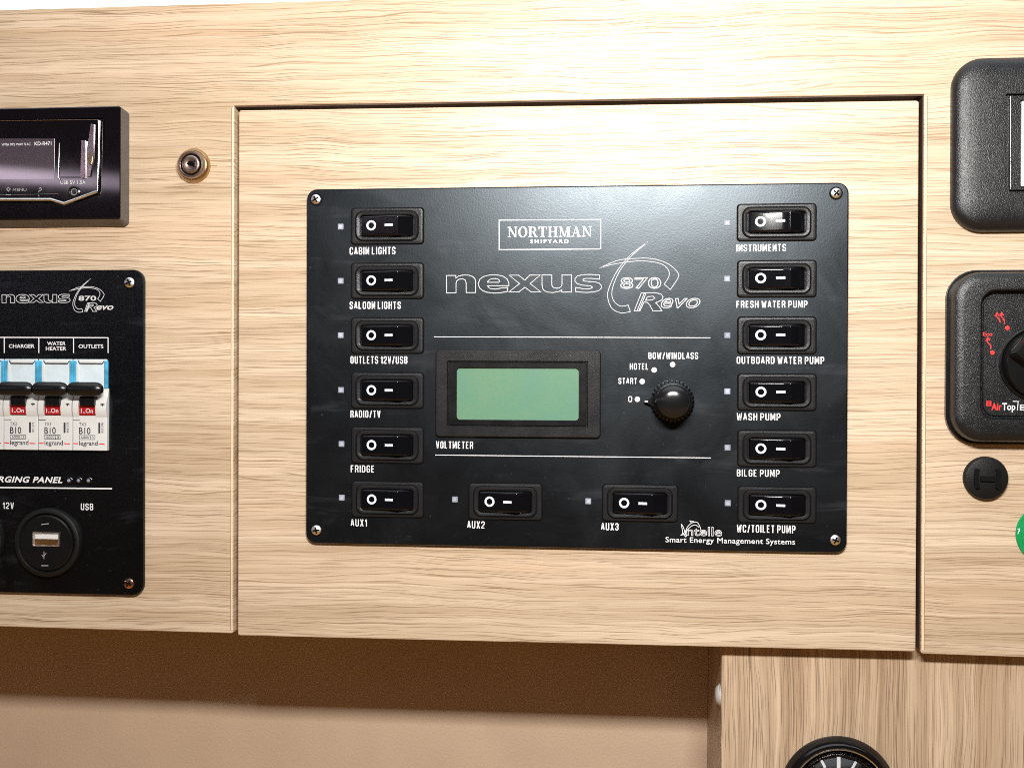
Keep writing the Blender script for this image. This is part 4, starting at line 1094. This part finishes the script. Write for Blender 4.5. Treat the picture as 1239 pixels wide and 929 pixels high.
# green round plate
X, Z = px(1266.0, 646, 0); u = U(1250, 645)
gp = thing('green_disc', 'bright green round disc at the right edge of the oak', 'disc', (X, 0, Z))
bm = bmesh.new(); lathe(bm, X, Z, [(37.5 * u, 0), (37.5 * u, -0.0008), (36.6 * u, -0.0012), (30 * u, -0.0013), (0.1 * u, -0.0013)], 72); gd = build('disc', bm, M['green'], gp)
bm = bmesh.new(); lathe(bm, X, Z, [(31 * u, -0.0013), (31 * u, -0.0018), (29 * u, -0.0019), (29 * u, -0.0013)], 72, cap_end=False); build('raised_ring', bm, M['green'], gd)
lines('printed_arrow', [[(1231.2, 640), (1233.6, 639.4), (1233.6, 643)], [(1233.6, 639.4), (1231.6, 646)]], -0.0014, gd, 'print', 0.9)

# ------------------------------------------------------------------ gauge in the lower panel
gxp, gyp = 1014, 959
X, Z = px(gxp, gyp, PY); u = U(gxp, gyp, PY)
gauge = thing('gauge', 'round black dial gauge with white ticks in the vertical grained panel', 'gauge', (X, PY, Z))
bm = bmesh.new()
lathe(bm, X, Z, [(71 * u, PY), (71 * u, PY - 0.0016), (70 * u, PY - 0.0024), (66.5 * u, PY - 0.0060), (64 * u, PY - 0.0072), (61 * u, PY - 0.0072), (58 * u, PY - 0.0058), (57 * u, PY - 0.0030), (56.5 * u, PY - 0.0005)], 96, cap_end=False)
gb = build('bezel', bm, M['gloss'], gauge, sharp=40)
bm = bmesh.new(); lathe(bm, X, Z, [(59.4 * u, PY - 0.0060), (59.0 * u, PY - 0.0068), (57.6 * u, PY - 0.0066), (57.0 * u, PY - 0.0052)], 96, cap_end=False); build('highlight_ring', bm, M['chrome'], gb)  # thin ring added for the highlight line along the bezel's inner edge
bm = bmesh.new(); lathe(bm, X, Z, [(57.2 * u, PY - 0.0002), (57 * u, PY - 0.0012), (0.1 * u, PY - 0.0013)], 96)
dial = build('dial', bm, M['gloss'], gauge)
DY = PY - 0.0014
for i in range(-8, 9):
    a = R(90 - i * 27)
    big = i % 2 == 0
    r0, r1, hw = (32 if big else 36) * u, 46 * u, (2.2 if big else 1.6) * u
    dv, nv = Vector((math.cos(a), math.sin(a))), Vector((-math.sin(a), math.cos(a)))
    bm = bmesh.new()
    bm.faces.new([bm.verts.new((X + p.x, DY, Z + p.y)) for p in (dv * r0 - nv * hw, dv * r1 - nv * hw, dv * r1 + nv * hw, dv * r0 + nv * hw)])
    build('tick_mark', bm, M['print'], dial)
bm = bmesh.new(); a = R(130); dv, nv = Vector((math.cos(a), math.sin(a))), Vector((-math.sin(a), math.cos(a)))
prism(bm, [(X + p.x, Z + p.y) for p in (dv * -8 * u - nv * 2 * u, dv * 42 * u - nv * 0.6 * u, dv * 42 * u + nv * 0.6 * u, dv * -8 * u + nv * 2 * u)], DY - 0.0006, DY - 0.0010); build('needle', bm, M['red'], gauge)
bm = bmesh.new()
DOME = ((57.0, 0.0030), (54.5, 0.0062), (51, 0.0090), (46, 0.0116), (39, 0.0138), (30, 0.0155), (19, 0.0167), (8, 0.0172), (0.1, 0.0173))
lathe(bm, X, Z, [(r * u, PY - y) for r, y in DOME], 96)
gl_ = build('glass', bm, M['glass'], gauge, sharp=60)

flush_texts()
bpy.context.view_layer.update()
